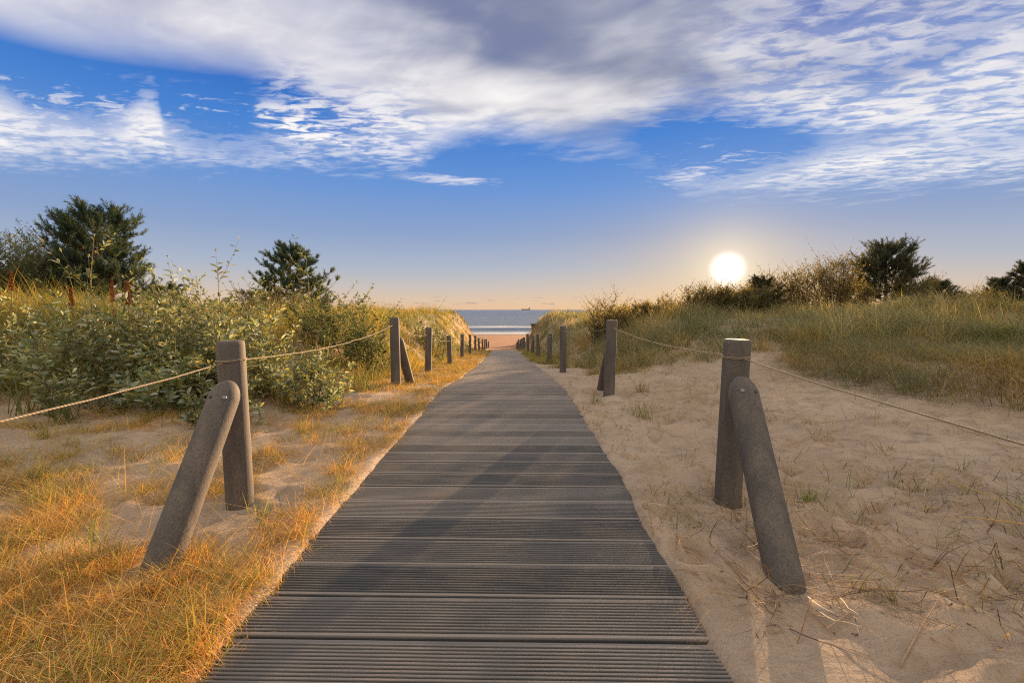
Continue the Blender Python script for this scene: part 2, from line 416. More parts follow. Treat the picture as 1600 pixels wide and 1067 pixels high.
# composite posts
def post_mat(name, ca, cb_):
    m, nt, p, _ = new_mat(name)
    pos = ocoord(nt)
    a = nt.noise(nt.vscale(pos, (1, 1, 0.25)), 9.0, 5, 0.6); b = nt.noise(pos, 130.0, 3, 0.7); d = nt.noise(nt.vscale(pos, (1, 1, 0.06)), 45, 4, 0.6)
    c = nt.mix(nt.smooth(a, 0.35, 0.68), ca, cb_)
    c = nt.mix(nt.smooth(b, 0.48, 0.68) * 0.7, c, tuple(x * 0.45 for x in ca[:3]) + (1,))
    c = nt.mix(nt.smooth(b, 0.42, 0.3) * 0.4, c, tuple(min(1, x * 1.7) for x in cb_[:3]) + (1,))
    c = nt.mix(nt.smooth(d, 0.55, 0.75) * 0.35, c, tuple(x * 0.6 for x in ca[:3]) + (1,))
    nt.put(p.inputs['Base Color'], c); nt.put(p.inputs['Roughness'], 0.62 + a * 0.3); p.inputs['Specular IOR Level'].default_value = 0.35
    bump(nt, p, a * 0.5 + b * 0.35 + d * 0.4, 0.7, 0.006)
    return m
m_post = post_mat('grey_brown_post', (0.088, 0.076, 0.067, 1), (0.155, 0.124, 0.100, 1))
m_dark, nt, p, _ = new_mat('dark_iron'); p.inputs['Base Color'].default_value = (0.03, 0.027, 0.025, 1); p.inputs['Roughness'].default_value = 0.5
nt.put(p.inputs['Roughness'], nt.noise(ocoord(nt), 60, 3) * 0.5 + 0.3)
m_zinc, nt, p, _ = new_mat('zinc_washer'); p.inputs['Base Color'].default_value = (0.22, 0.21, 0.20, 1); p.inputs['Metallic'].default_value = 0.8
nt.put(p.inputs['Roughness'], nt.noise(ocoord(nt), 90, 3) * 0.4 + 0.3)
m_rope, nt, p, _ = new_mat('hemp_rope')
pos = ocoord(nt); nn = nt.noise(pos, 140, 3, 0.7)
nt.put(p.inputs['Base Color'], nt.mix(nn, (0.20, 0.15, 0.10, 1), (0.38, 0.30, 0.20, 1))); p.inputs['Roughness'].default_value = 0.9
wv = nt.node('ShaderNodeTexWave'); wv.inputs['Scale'].default_value = 45; wv.bands_direction = 'DIAGONAL'; nt.l.new(pos.o, wv.inputs[0])
bump(nt, p, S(nt, wv.outputs[1]) + nn * 0.5, 0.5, 0.0015)

# leaves and grass: colour per blade, some light passes through
def leaf_mat(name, trans=0.35, rough=0.6, gloss=0.25, tint=(1.25, 1.1, 0.5, 1), var=0.25):
    m, nt, p, o = new_mat(name)
    c = vcol(nt)
    n = nt.noise(ocoord(nt), 3.5, 3, 0.6)
    c = nt.mix((n - 0.35) * var * 2, c, nt.mix(1.0, c, (1.5, 1.2, 0.75, 1), 'MULTIPLY'))
    nt.put(p.inputs['Base Color'], c); p.inputs['Roughness'].default_value = rough; p.inputs['Specular IOR Level'].default_value = gloss
    t = nt.node('ShaderNodeBsdfTranslucent'); nt.put(t.inputs[0], nt.mix(1.0, c, tint, 'MULTIPLY'))
    mx = nt.node('ShaderNodeMixShader'); mx.inputs[0].default_value = trans
    nt.l.new(p.outputs[0], mx.inputs[1]); nt.l.new(t.outputs[0], mx.inputs[2]); nt.l.new(mx.outputs[0], o.inputs[0])
    return m
m_grass = leaf_mat('grass_blades', 0.5)
m_straw = leaf_mat('dry_straw', 0.45, tint=(1.3, 1.0, 0.55, 1))
m_leaf = leaf_mat('silvery_leaves', 0.32, 0.62, 0.22)
m_bush = leaf_mat('bush_leaves', 0.5, 0.75, 0.08, tint=(1.6, 1.15, 0.5, 1))
m_needle = leaf_mat('pine_needles', 0.28, 0.8, 0.08)
m_bark, nt, p, _ = new_mat('bark')
pos = ocoord(nt); a = nt.noise(nt.vscale(pos, (1, 1, 0.3)), 25, 5, 0.7)
nt.put(p.inputs['Base Color'], nt.mix(a, (0.035, 0.025, 0.018, 1), (0.12, 0.08, 0.055, 1))); p.inputs['Roughness'].default_value = 0.9
bump(nt, p, a, 1.0, 0.01)
m_stem, nt, p, _ = new_mat('green_brown_stems')
c = vcol(nt); nt.put(p.inputs['Base Color'], nt.mix(nt.noise(ocoord(nt), 30, 3) * 0.5, c, (0.12, 0.07, 0.035, 1))); p.inputs['Roughness'].default_value = 0.8

# sea
m_sea, nt, p, _ = new_mat('sea_water')
g = nt.node('ShaderNodeNewGeometry'); pos = S(nt, g.outputs['Position']); sx, sy, sz = nt.sep(pos)
wn1 = nt.noise(nt.vscale(pos, (0.35, 1.0, 1)), 0.55, 6, 0.62, 0.3); wn2 = nt.noise(nt.vscale(pos, (0.12, 0.5, 1)), 0.16, 4, 0.6)
fo = nt.noise(nt.vscale(pos, (0.05, 0.9, 1)), 0.9, 5, 0.65, 0.2)
b1 = nt.smooth(sy, 79.0, 82.0) * nt.smooth(sy, 92.0, 87.0)
b2 = nt.smooth(sy, 104.0, 107.0) * nt.smooth(sy, 128.0, 118.0)
foam = nt.smooth(fo + b1 * 0.20 + b2 * 0.12 + (wn2 - 0.5) * 0.5, 0.56, 0.74) * (b1 + b2 + nt.smooth(sy, 160.0, 120.0) * 0.35).cl()
dk = nt.smooth(sy, 92.0, 95.0) * nt.smooth(sy, 103.0, 99.0)
c = nt.mix(nt.smooth(sy, 85.0, 500.0), (0.10, 0.13, 0.15, 1), (0.045, 0.075, 0.12, 1))
c = nt.mix(nt.smooth(wn2, 0.4, 0.62) * 0.5, c, (0.10, 0.13, 0.17, 1))
c = nt.mix(foam, c, (0.80, 0.78, 0.76, 1))
nt.put(p.inputs['Base Color'], c); nt.put(p.inputs['Roughness'], foam * 0.5 + 0.22)
lines = nt.smooth(nt.noise(nt.vscale(pos, (0.006, 0.05, 1)), 1.0, 6, 0.7), 0.45, 0.6)
c = nt.mix(lines * 0.5, c, (0.16, 0.18, 0.21, 1)); nt.put(p.inputs['Base Color'], c)
bump(nt, p, wn1 * 1.2 + wn2 * 3.0 + lines * 1.5, 1.0, 0.8)

# ------------------------------------------------------------------ ground (one sheet)
def grid_axis(dense0, dense1, step, lo_, hi_, k):
    a = list(np.arange(dense0, dense1, step)); s = step
    while a[-1] < hi_: s *= k; a.append(a[-1] + s)
    s = step
    while a[0] > lo_: s *= k; a.insert(0, a[0] - s)
    return np.array(a)
gx = grid_axis(-4.2, 5.0, 0.028, -1500, 1500, 1.045)
gy = grid_axis(0.7, 7.0, 0.026, -60, 320, 1.028)
GX, GY = np.meshgrid(gx, gy)
GZ = zg(GX, GY)
mb = MB(); nx = len(gx); ny = len(gy)
i = np.arange(ny - 1)[:, None] * nx; j = np.arange(nx - 1)[None]
mb.add(np.stack([GX, GY, GZ], -1).reshape(-1, 3), np.stack([i + j, i + j + 1, i + nx + j + 1, i + nx + j], -1).reshape(-1, 4))
tag(mb.build('sand_ground', m_sand, smooth=True), kind='structure')
print('ground', nx * ny)

# ------------------------------------------------------------------ sea
sxs = np.array([-25000, -6000, -1500, -500, -200, -100, -50, 0, 50, 100, 200, 500, 1500, 6000, 25000.0])
sys_ = np.array([76] + list(np.arange(80, 130, 0.5)) + [140, 160, 200, 300, 600, 1500, 5000, 15000, 50000.0])
SX, SY = np.meshgrid(sxs, sys_)
SZ = -3.20 + 0.30 * np.exp(-((SY - 101) / 2.2) ** 2) + 0.12 * np.exp(-((SY - 87) / 1.2) ** 2) + 0.12 * np.exp(-((SY - 118) / 2.5) ** 2)
SZ = np.where(SY < 80, -3.30, SZ)
mb = MB(); nx = len(sxs); ny = len(sys_)
i = np.arange(ny - 1)[:, None] * nx; j = np.arange(nx - 1)[None]
mb.add(np.stack([SX, SY, SZ], -1).reshape(-1, 3), np.stack([i + j, i + j + 1, i + nx + j + 1, i + nx + j], -1).reshape(-1, 4))
tag(mb.build('sea', m_sea, smooth=True), kind='structure')

# ------------------------------------------------------------------ boardwalk
mb = MB()
PITCHB = 0.2235; NR = 11
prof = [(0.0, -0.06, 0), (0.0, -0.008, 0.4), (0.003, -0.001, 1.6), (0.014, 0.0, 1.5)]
w0 = 0.016; rp = (0.197 - w0) / NR
for r in range(NR):
    q = w0 + r * rp
    prof += [(q + rp * 0.12, -0.0085, 0), (q + rp * 0.36, -0.0085, 0), (q + rp * 0.52, -0.0002, 1), (q + rp * 0.98, -0.0002, 1)]
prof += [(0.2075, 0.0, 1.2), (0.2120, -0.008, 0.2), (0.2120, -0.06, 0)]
prof = np.array(prof)
brng = np.random.default_rng(11)
yb = 1.482 - PITCHB * 18
HW = 0.823
while yb < WALK_END:
    seg = 30 if yb < 6 else 8
    ulen = float(hwf(yb)) + brng.uniform(-0.008, 0.008); off = brng.normal(0, 0.004)
    uu = np.linspace(-ulen, ulen, seg + 1) + off
    dz = brng.normal(0, 0.0022); tilt = brng.normal(0, 0.012); sk = -0.018 + brng.normal(0, 0.0015); tone = brng.uniform(0, 1)
    U, Pi = np.meshgrid(uu, np.arange(len(prof)))
    py = prof[Pi, 0]; yy = yb + py + sk * U + 0.0012 * vn(U * 3, U * 0 + yb * 9, 4)
    zz = walkz(yy) + prof[Pi, 1] + dz + tilt * py * 0.5 + 0.0016 * vn(U * 2.2, U * 0 + yb * 5, 8)
    xx = xw(yy) + U
    n0 = len(prof); n1_ = seg + 1
    i = np.arange(n0 - 1)[:, None] * n1_; j = np.arange(seg)[None]
    f = np.stack([i + j, i + j + 1, i + n1_ + j + 1, i + n1_ + j], -1).reshape(-1, 4)
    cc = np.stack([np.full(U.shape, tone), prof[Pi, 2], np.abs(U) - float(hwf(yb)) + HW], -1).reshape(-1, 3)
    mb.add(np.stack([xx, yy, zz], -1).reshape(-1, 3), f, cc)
    for kx in (0, seg):                                   # closed ends
        vv = np.stack([xx[:, kx], yy[:, kx], zz[:, kx]], -1); low_ = vv.copy(); low_[:, 2] = vv[0, 2]
        ii = np.arange(n0 - 1); ff = np.stack([ii, ii + 1, n0 + ii + 1, n0 + ii], -1)
        mb.add(np.concatenate([vv, low_]), ff, (tone, 0.3, HW))
    yb += PITCHB
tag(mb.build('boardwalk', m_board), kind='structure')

# ------------------------------------------------------------------ posts, braces, ropes
ORD = ['first', 'second', 'third', 'fourth', 'fifth', 'sixth', 'seventh', 'eighth', 'ninth', 'tenth', 'eleventh', 'twelfth']
def lathe_post(mb, base, top, r, sides=28):
    base = np.array(base, float); top = np.array(top, float)
    L = np.linalg.norm(top - base); ax = (top - base) / L
    zs = [-0.25, 0.0, L * 0.3, L * 0.6, L - 0.022, L - 0.008, L - 0.001, L]
    rs = [r, r, r * 1.0, r * 0.995, r * 0.99, r * 0.955, r * 0.86, r * 0.80]
    pts = np.array([base + ax * z for z in zs]); tube(mb, pts, np.array(rs), sides)
def brace_mesh(mb, foot, head, r, sides=24):
    foot = np.array(foot, float); head = np.array(head, float)
    L = np.linalg.norm(head - foot); ax = (head - foot) / L
    ts = [-0.16, 0, 0.3 * L, 0.6 * L, L - 0.07]; rs = [r, r, r, r, r]
    for q in (0.25, 0.45, 0.62, 0.77, 0.88, 0.95, 0.99):
        ts.append(L - 0.07 + 0.11 * q); rs.append(r * math.sqrt(max(0, 1 - q * q)))
    tube(mb, np.array([foot + ax * t for t in ts]), np.array(rs), sides)
def disc(mb, c_, n_, r, t, sides=12):
    c_ = np.array(c_, float); n_ = np.array(n_, float); n_ /= np.linalg.norm(n_)
    tube(mb, np.array([c_, c_ + n_ * t * 0.5, c_ + n_ * t]), np.array([r, r, r * 0.75]), sides)

TOPS = {}
def front_post(side, bpx, tpx, d, foot, head, label):
    b = at(*bpx, d); b[2] = min(b[2], zg(b[0], b[1]) + 0.0); t = at(*tpx, d)
    e = empty('braced_fence_post', tuple(b)); tag(e, label, 'fence post')
    mb = MB(); lathe_post(mb, b, t, 0.072); mb.build('post', m_post, e, True, off=b)
    mb = MB(); brace_mesh(mb, foot, head, 0.074); mb.build('brace', m_post, e, True, off=b)
    v = np.array(head) - np.array(foot); ax = v / np.linalg.norm(v)
    toc = np.array([0, 0, H]) - np.array(head); toc /= np.linalg.norm(toc)
    nrm = toc - ax * np.dot(toc, ax); nrm /= np.linalg.norm(nrm)
    pb = np.array(head) - ax * 0.075 + nrm * 0.073
    mb = MB(); disc(mb, pb, nrm, 0.012, 0.005); mb.build('washer', m_zinc, e, True, off=b)
    sidev = np.cross(ax, nrm)
    mb = MB(); disc(mb, np.array(head) - ax * 0.08 - sidev * 0.058 * (1 if side < 0 else -1) + nrm * 0.047, nrm - sidev * 0.8 * (1 if side < 0 else -1), 0.008, 0.004)
    mb.build('bolt', m_dark, e, True, off=b)
    TOPS[(side, d)] = t
    return b, t
def gpt(px, py, y): v = at(px, py, y); v[2] = zg(v[0], v[1]); return v
def gpx(px, py):
    r = ray(px, py); t = 0.8
    while t < 20:
        p_ = r * t; p_[2] += H
        if p_[2] <= float(zg(p_[0], p_[1])): return p_
        t += 0.01
    return p_
# front left: brace leans towards the camera and outwards
fb = gpx(250, 889); FEET = [fb]
L1b, L1t = front_post(-1, (376, 797), (360, 532), 2.56, fb, at(356, 606, 2.40),
    'front left post with sunlit right side, its brace leaning towards the viewer')
fb = gpx(1223, 893); FEET.append(fb)
R1b, R1t = front_post(1, (1136, 797), (1152, 530), 2.56, fb, at(1158, 600, 2.40),
    'front right post on bare sand, its brace leaning towards the viewer')
def back_brace(bpx, tpx, d, fpx, fy, hpx, label, side):
    b = at(*bpx, d); t = at(*tpx, d); b[2] = zg(b[0], b[1])
    e = empty('braced_fence_post', tuple(b)); tag(e, label, 'fence post')
    mb = MB(); lathe_post(mb, b, t, 0.070); mb.build('post', m_post, e, True, off=b)
    foot = gpt(*fpx, fy); head = at(*hpx, d + 0.14)
    mb = MB(); brace_mesh(mb, foot, head, 0.068); mb.build('brace', m_post, e, True, off=b)
    mb = MB(); disc(mb, (head[0], head[1] + 0.06, head[2] - 0.08), (0, 1, 0.4), 0.012, 0.01); mb.build('bolt', m_dark, e, True, off=b)
    return b, t
L2b, L2t = back_brace((619, 600), (616, 496), 6.6, (641, 598), 7.15, (623, 530), 'dark post in golden grass, its thin brace leaning away to the right', -1)
R2b, R2t = back_brace((951, 622), (956, 500), 5.75, (940, 612), 6.35, (953, 545), 'post on the right sand whose brace leans away behind it to the left', 1)
LD = [9.75, 13.4, 17.4, 21.4, 26.0, 30.4, 35.0, 38.5, 43.7, 48.0]
RD = [9.6, 13.2, 16.8, 20.2, 23.8, 27.8, 31.2, 34.6, 38.6, 43.0]
def row(side, ds, hw, word):
    proto = None; tops = []
    for k, d in enumerate(ds):
        x = float(xc(d)) + side * (hw + brng.normal(0, 0.02)); z = float(walkz(d)) - (0.02 if d > 12 else 0)
        hgt = 0.955 + brng.normal(0, 0.02) - (0.08 if k in (1,) and side < 0 else 0)
        if k == len(ds) - 1: hgt -= 0.25
        if proto is None:
            mb = MB(); lathe_post(mb, (0, 0, 0), (0, 0, 0.955), 0.070, 20); o = mb.build('fence_post', m_post, None, True); proto = o
        else:
            o = proto.copy(); C.objects.link(o)
        o.location = (x, d, z); o.scale = (1, 1, hgt / 0.955)
        lx, ly = brng.normal(0, 0.018), brng.normal(0, 0.018)
        o.rotation_euler = (lx, ly, brng.uniform(0, 6))
        extra = {0: 'nearest unbraced', len(ds) - 1: 'farthest and lowest'}.get(k, ORD[k] + ' unbraced')
        tag(o, f'{extra} round post in the {word} row by the boardwalk' if k in (0, len(ds) - 1) else f'{extra} round post of the {word} row, counted from the viewer', 'fence post', f'plain round posts along the {word} side of the boardwalk')
        tops.append(np.array([x + math.sin(ly) * hgt, d - math.sin(lx) * hgt, z + hgt]))
    return tops
LT = row(-1, LD, 1.46, 'left'); RT = row(1, RD, 1.43, 'right')
# posts just outside the frame carry the rope's near ends
for s_, word in ((-1, 'left'), (1, 'right')):
    o = bpy.data.objects['fence_post'].copy(); C.objects.link(o); x = -1.62 if s_ < 0 else 1.27
    o.location = (x, -1.15, 0); tag(o, f'round post behind the viewer holding the near end of the {word} rope', 'fence post')
def rope(tops, near, label, rad, drop, seed, loops):
    r_ = np.random.default_rng(seed); mb = MB(); pts = []
    hs = [near] + [t - np.array([0, 0, dr]) for t, dr in zip(tops, drop)]
    for a, b in zip(hs[:-1], hs[1:]):
        L = np.linalg.norm(b - a); n = 26; sag = 0.012 * L + 0.01 + r_.uniform(0, 0.03)
        for t in np.linspace(0, 1, n, endpoint=False):
            q = a + (b - a) * t; q = q + np.array([0, 0, -4 * sag * t * (1 - t)]) + r_.normal(0, 0.0016, 3); pts.append(q)
    pts.append(hs[-1]); tube(mb, np.array(pts), rad, 6)
    for (c_, rr, tl) in loops:                         # turns round a post
        th = np.linspace(0, 4 * math.pi, 60)
        lp = np.stack([c_[0] + rr * np.cos(th), c_[1] + rr * np.sin(th), c_[2] + tl * np.sin(th + 0.6) + 0.006 * th / 6], -1)
        tube(mb, lp, rad * 0.8, 6)
    if label.startswith('thin'):                       # frayed twist just before the front right post
        a, b = hs[2], hs[1]; base = b + (a - b) * 0.05; end = b + (a - b) * 0.42
        th = np.linspace(0, 26 * math.pi, 300); t = np.linspace(0, 1, 300)[:, None]
        L = np.linalg.norm(a - b); tt = 0.05 + 0.37 * t[:, 0]
        ctr = base + (end - base) * t; ctr[:, 2] -= 4 * (0.012 * L + 0.02) * tt * (1 - tt)
        rr = 0.009 * np.sin(np.clip(t[:, 0] * 1.3, 0, 1) * math.pi) + 0.003
        lp = ctr + np.stack([np.cos(th) * rr, np.sin(th) * rr * 0.4, np.sin(th) * rr], -1); tube(mb, lp, rad * 0.55, 4)
    return mb.build('rope', m_rope, None, True)
Lt = [L1t, L2t] + LT; Rt = [R1t, R2t] + RT
tag(rope(Lt, np.array([-1.62, -1.15, 0.86]), 'pale', 0.0036, [0.115, 0.10] + [0.16] * 10, 1, [(L1t - [0, 0, 0.115], 0.076, 0.006)]),
    'pale rope sagging between the posts of the left row', 'rope')
tag(rope(Rt, np.array([1.27, -1.15, 0.86]), 'thin', 0.0030, [0.095, 0.09] + [0.10] * 10, 2, [(R1t - [0, 0, 0.10], 0.077, 0.008)]),
    'thin rope of the right row of posts, twisted before the front post', 'rope')

# ------------------------------------------------------------------ grass builders
def blades(mb, base, h, wd, a, lean, curl, seg, col, follow=False, tipdark=None):
    """curved tapering ribbons. base (n,3); lean/curl horizontal reach as share of the length"""
    n = len(base); t = np.linspace(0, 1, seg + 1)[None, :, None]
    D = np.stack([np.cos(a), np.sin(a), 0 * a], -1)[:, None]
    h = h[:, None, None]; lean = lean[:, None, None]; curl = curl[:, None, None]
    hor = lean * t + curl * t ** 2
    ver = t * np.sqrt(np.clip(1 - lean ** 2, 0.05, 1)) - 0.55 * curl * t ** 2.2
    P_ = base[:, None] + D * h * hor + np.array([0, 0, 1.0]) * h * ver
    if follow:
        P_[:, :, 2] = np.maximum(zg(P_[:, :, 0], P_[:, :, 1], True) + 0.004, base[:, None, 2] * 0 + zg(P_[:, :, 0], P_[:, :, 1], True) + (h * ver)[:, :, 0])
    ra = a + rng.uniform(0.9, 2.2, n)
    Wv = np.stack([np.cos(ra), np.sin(ra), rng.uniform(-0.2, 0.2, n)], -1)[:, None]
    ww = wd[:, None, None] * (1 - 0.92 * t ** 1.6) * 0.5
    V = np.stack([P_ - Wv * ww, P_ + Wv * ww], 2).reshape(n, -1, 3)
    k = (np.arange(n) * (2 * (seg + 1)))[:, None]; s_ = np.arange(seg)[None] * 2
    f = np.stack([k + s_, k + s_ + 1, k + s_ + 3, k + s_ + 2], -1).reshape(-1, 4)
    cc = np.repeat(col[:, None], 2 * (seg + 1), 1)
    mb.add(V.reshape(-1, 3), f, cc.reshape(-1, 3))
def pal(n, cols, wts=None, jit=0.25):
    cols = np.array(cols); i = rng.choice(len(cols), n, p=wts)
    return cols[i] * (1 + rng.uniform(-jit, jit, (n, 1)))
def tufts(mb, cx, cy, k, rad, h, wd, cols, wts=None, lean=(0.05, 0.5), curl=(0.1, 0.7), seg=4, wind=None, follow=False, ckeep=0.6, sink=0.01, hv=(0.55, 1.15), spatial=0, fan=0.0):
    n = len(cx); N = n * k
    bx_ = np.repeat(cx, k) + rng.normal(0, 1, N) * np.repeat(np.broadcast_to(rad, n), k)
    by_ = np.repeat(cy, k) + rng.normal(0, 1, N) * np.repeat(np.broadcast_to(rad, n), k)
    bz_ = zg(bx_, by_) - sink
    hh = np.repeat(np.broadcast_to(h, n), k) * rng.uniform(hv[0], hv[1], N)
    ww = np.repeat(np.broadcast_to(wd, n), k) * rng.uniform(0.6, 1.3, N)
    a = rng.uniform(0, 2 * math.pi, N)
    if wind is not None: a = np.where(rng.random(N) < wind[1], wind[0] + rng.normal(0, 0.7, N), a)
    tc_ = pal(n, cols, wts)
    if spatial:
        cw = np.cumsum(wts if wts is not None else np.full(len(cols), 1 / len(cols)))
        q = np.clip(0.5 + 0.62 * fbm(cx, cy, spatial, 3, 201) + rng.normal(0, 0.13, n), 0, 0.999)
        tc_ = np.array(cols)[np.minimum(np.searchsorted(cw, q), len(cols) - 1)] * rng.uniform(0.7, 1.3, (n, 1))
    c = np.repeat(tc_, k, 0)
    if fan:
        ox = bx_ - np.repeat(cx, k); oy = by_ - np.repeat(cy, k); rr_ = np.hypot(ox, oy) / (np.repeat(np.broadcast_to(rad, n), k) * 1.6)
        a = np.arctan2(oy, ox) + rng.normal(0, 0.5, N); lean_n = np.clip(rr_ * fan, 0.02, 0.92) * rng.uniform(0.5, 1.2, N)
        if wind is not None: a = np.where(rng.random(N) < wind[1] * 0.6, wind[0] + rng.normal(0, 0.6, N), a)
    alt = pal(N, cols, wts); mk = rng.random(N) > ckeep; c[mk] = alt[mk]
    blades(mb, np.stack([bx_, by_, bz_], -1), hh, ww, a, (np.clip(lean_n, 0.02, 0.95) if fan else rng.uniform(*lean, N)), rng.uniform(*curl, N), seg, c, follow)

GREEN = (0.13, 0.165, 0.042); OLIVE = (0.19, 0.175, 0.055); BLUEG = (0.17, 0.205, 0.14); TAN = (0.42, 0.30, 0.13); GOLD = (0.56, 0.37, 0.10)
PALE = (0.48, 0.41, 0.24); YEL = (0.36, 0.31, 0.07); RUST = (0.32, 0.165, 0.06); DKG = (0.05, 0.075, 0.028); LIME = (0.27, 0.33, 0.065); GREYG = (0.20, 0.22, 0.165); BROWN = (0.17, 0.10, 0.055)

# tall dune grass, left and right
def dune(mb, side, n, k, y0, y1, umin, ufar, cols, wts, hfun, keep):
    y = y0 * (y1 / y0) ** rng.random(n)
    um = ufar(y); u = umin(y) + (um - umin(y)) * rng.random(n) ** 1.15
    x = xc(y) + side * u
    m = keep(x, y, u); x, y, u = x[m], y[m], u[m]
    m = vn(x * 1.6, y * 1.6, 61) > -0.30; x, y, u = x[m], y[m], u[m]
    sc = np.clip(np.hypot(x, y) / 7.0, 0.8, 6)
    tufts(mb, x, y, k, 0.06 * sc ** 0.55, hfun(x, y, u) * rng.uniform(0.6, 1.35, len(x)), 0.0048 * sc, cols, wts, curl=(0.1, 0.8), wind=(math.pi * 0.9, 0.45), seg=4, spatial=0.55, fan=0.42, ckeep=0.72)
mb = MB()
dune(mb, -1, 6800, 26, 4.6, 56, lambda y: 1.85 - 0.25 * ss(y, 8, 16), lambda y: 2.2 + y * 1.25, [DKG, GREEN, BLUEG, OLIVE, YEL, GOLD, TAN], [.08, .17, .12, .21, .18, .08, .16],
     lambda x, y, u: (0.30 + 0.42 * ss(u, 1.7, 3.4)) * (0.80 + 0.9 * fbm(x, y, 0.9, 3, 71)),
     lambda x, y, u: (fbm(x, y, 0.8, 3, 77) > -0.5) & ((u > 2.3) | (y > 6.2)) & ((y > 5.1) | (u < 2.3)))
tag(mb.build('dune_grass', m_grass), 'tall green and golden marram grass covering the left dune down to the beach', 'dune grass', kind='stuff')
mb = MB()
dune(mb, 1, 7600, 26, 7.6, 56, lambda y: 1.9 - 0.3 * ss(y, 9.5, 14), lambda y: 2.6 + y * 1.3, [DKG, GREEN, GREYG, BLUEG, PALE, OLIVE, TAN, BROWN], [.03, .09, .20, .18, .15, .09, .17, .09],
     lambda x, y, u: (0.30 + 0.40 * ss(u, 1.6, 3.2)) * (0.72 + 1.0 * fbm(x, y, 0.9, 3, 73)),
     lambda x, y, u: (fbm(x, y, 1.0, 3, 79) > -0.42 + 0.30 * ss(y, 12, 8.5)) & ((y - 7.9 - 1.2 * fbm(x, y, 0.9, 3, 80)) > 1.0 * ss(u, 2.4, 1.7) * (y < 13)))
n = 700; xx = rng.uniform(3.6, 10, n); yy = rng.uniform(6.3, 9.4, n); m = (fbm(xx, yy, 1.0, 3, 84) > 0.28 - 0.5 * ss(xx, 4.6, 6.5)); xx, yy = xx[m], yy[m]
tufts(mb, xx, yy, 14, 0.07, 0.36, 0.0055, [BROWN, TAN, OLIVE, GREYG, BLUEG, PALE], [.18, .18, .14, .22, .18, .10], curl=(0.2, 1.0), wind=(math.pi * 1.0, 0.5), seg=4, spatial=0.9, fan=0.7)
n = 420; yy = rng.uniform(5.2, 9.0, n); xx = rng.uniform(1.5, 6.5, n); m = (fbm(xx, yy, 1.3, 3, 85) > 0.30 - 0.22 * ss(yy, 6, 8.5)); xx, yy = xx[m], yy[m]
tufts(mb, xx, yy, 12, 0.04, 0.20, 0.0042, [BROWN, TAN, OLIVE, GREYG, GREEN, PALE], None, curl=(0.2, 1.0), seg=4, fan=0.6)
# near right mound with overhanging dry blades
n = 1100; a_ = rng.uniform(0, 2 * math.pi, n); q = np.sqrt(rng.random(n))
xx = 6.3 + 2.3 * q * np.cos(a_); yy = 6.0 + 2.4 * q * np.sin(a_)
m = (fbm(xx, yy, 0.9, 3, 83) > -0.25); xx, yy = xx[m], yy[m]
tufts(mb, xx, yy, 18, 0.07, 0.50, 0.0042, [BROWN, TAN, OLIVE, GREYG, BLUEG, PALE], [.20, .18, .12, .22, .18, .10], curl=(0.3, 1.0), wind=(math.pi * 1.05, 0.6), seg=5, spatial=0.9, fan=0.75)
tag(mb.build('dune_grass', m_grass), 'blue green and tan marram grass covering the right dune behind the bare sand', 'dune grass', kind='stuff')

# low golden creeping grass and straw on the near left sand and along the walk
mb = MB(); mg = MB()
n = 9500; y = 0.9 * (6.5 / 0.9) ** rng.random(n); u = 0.86 + rng.random(n) ** 0.8 * (1.25 * y + 0.6)
x = xw(y) - hwf(y) - (u - 0.90)
den = 1.35 * fbm(x, y, 2.1, 4, 91) + 0.16 * ss(y, 2.4, 0.9) + 0.16 * ss(y, 3.5, 6.5) * (u < 2.0) + 0.30 * (u < 1.12)
m = (den > 0.23) & ((u < 1.3 + 0.9 * y)); x, y, den = x[m], y[m], den[m]
m = (np.hypot(x - FEET[0][0], y - FEET[0][1] + 0.05) > 0.13) & (np.hypot(x - L1b[0], y - L1b[1]) > 0.09); x, y = x[m], y[m]
tufts(mb, x, y, 18, 0.035, 0.10, 0.0023, [RUST, BROWN, (0.66, 0.40, 0.10), (0.52, 0.36, 0.15), PALE, (0.50, 0.41, 0.09), LIME], [.09, .09, .28, .14, .10, .16, .14], lean=(0.15, 0.95), curl=(0.1, 1.0), seg=4, follow=True, hv=(0.4, 1.6), ckeep=0.7, spatial=2.2)
x2 = x[::4]; y2 = y[::4]
tufts(mg, x2, y2, 9, 0.02, 0.13, 0.0032, [YEL, GREEN, OLIVE, (0.22, 0.27, 0.06)], [.35, .2, .2, .25], lean=(0.1, 0.6), curl=(0.2, 0.8), seg=4, hv=(0.5, 1.6))
n = 700; y = rng.uniform(2.6, 5.6, n); x = xw(y) - hwf(y) - rng.random(n) * (1.05 * y); m = fbm(x, y, 1.7, 3, 99) > -0.05; x, y = x[m], y[m]
tufts(mb, x, y, 8, 0.03, 0.14, 0.0032, [GOLD, YEL, TAN, LIME, RUST], [.28, .24, .2, .16, .12], lean=(0.2, 0.9), curl=(0.2, 0.9), seg=4, hv=(0.4, 1.7))
# long loose straw
n = 520; y = 0.9 * (4.5 / 0.9) ** rng.random(n); x = xc(y) - (0.95 + rng.random(n) * (1.15 * y + 0.3)); m = fbm(x, y, 1.1, 3, 91) + 0.35 * ss(y, 2.6, 1.2) > -0.12; x, y = x[m], y[m]
tufts(mb, x, y, 3, 0.05, 0.42, 0.0032, [PALE, TAN, GOLD], None, lean=(0.8, 0.98), curl=(0.0, 0.5), seg=6, follow=True, wind=(math.pi * 0.95, 0.5), hv=(0.4, 1.3))
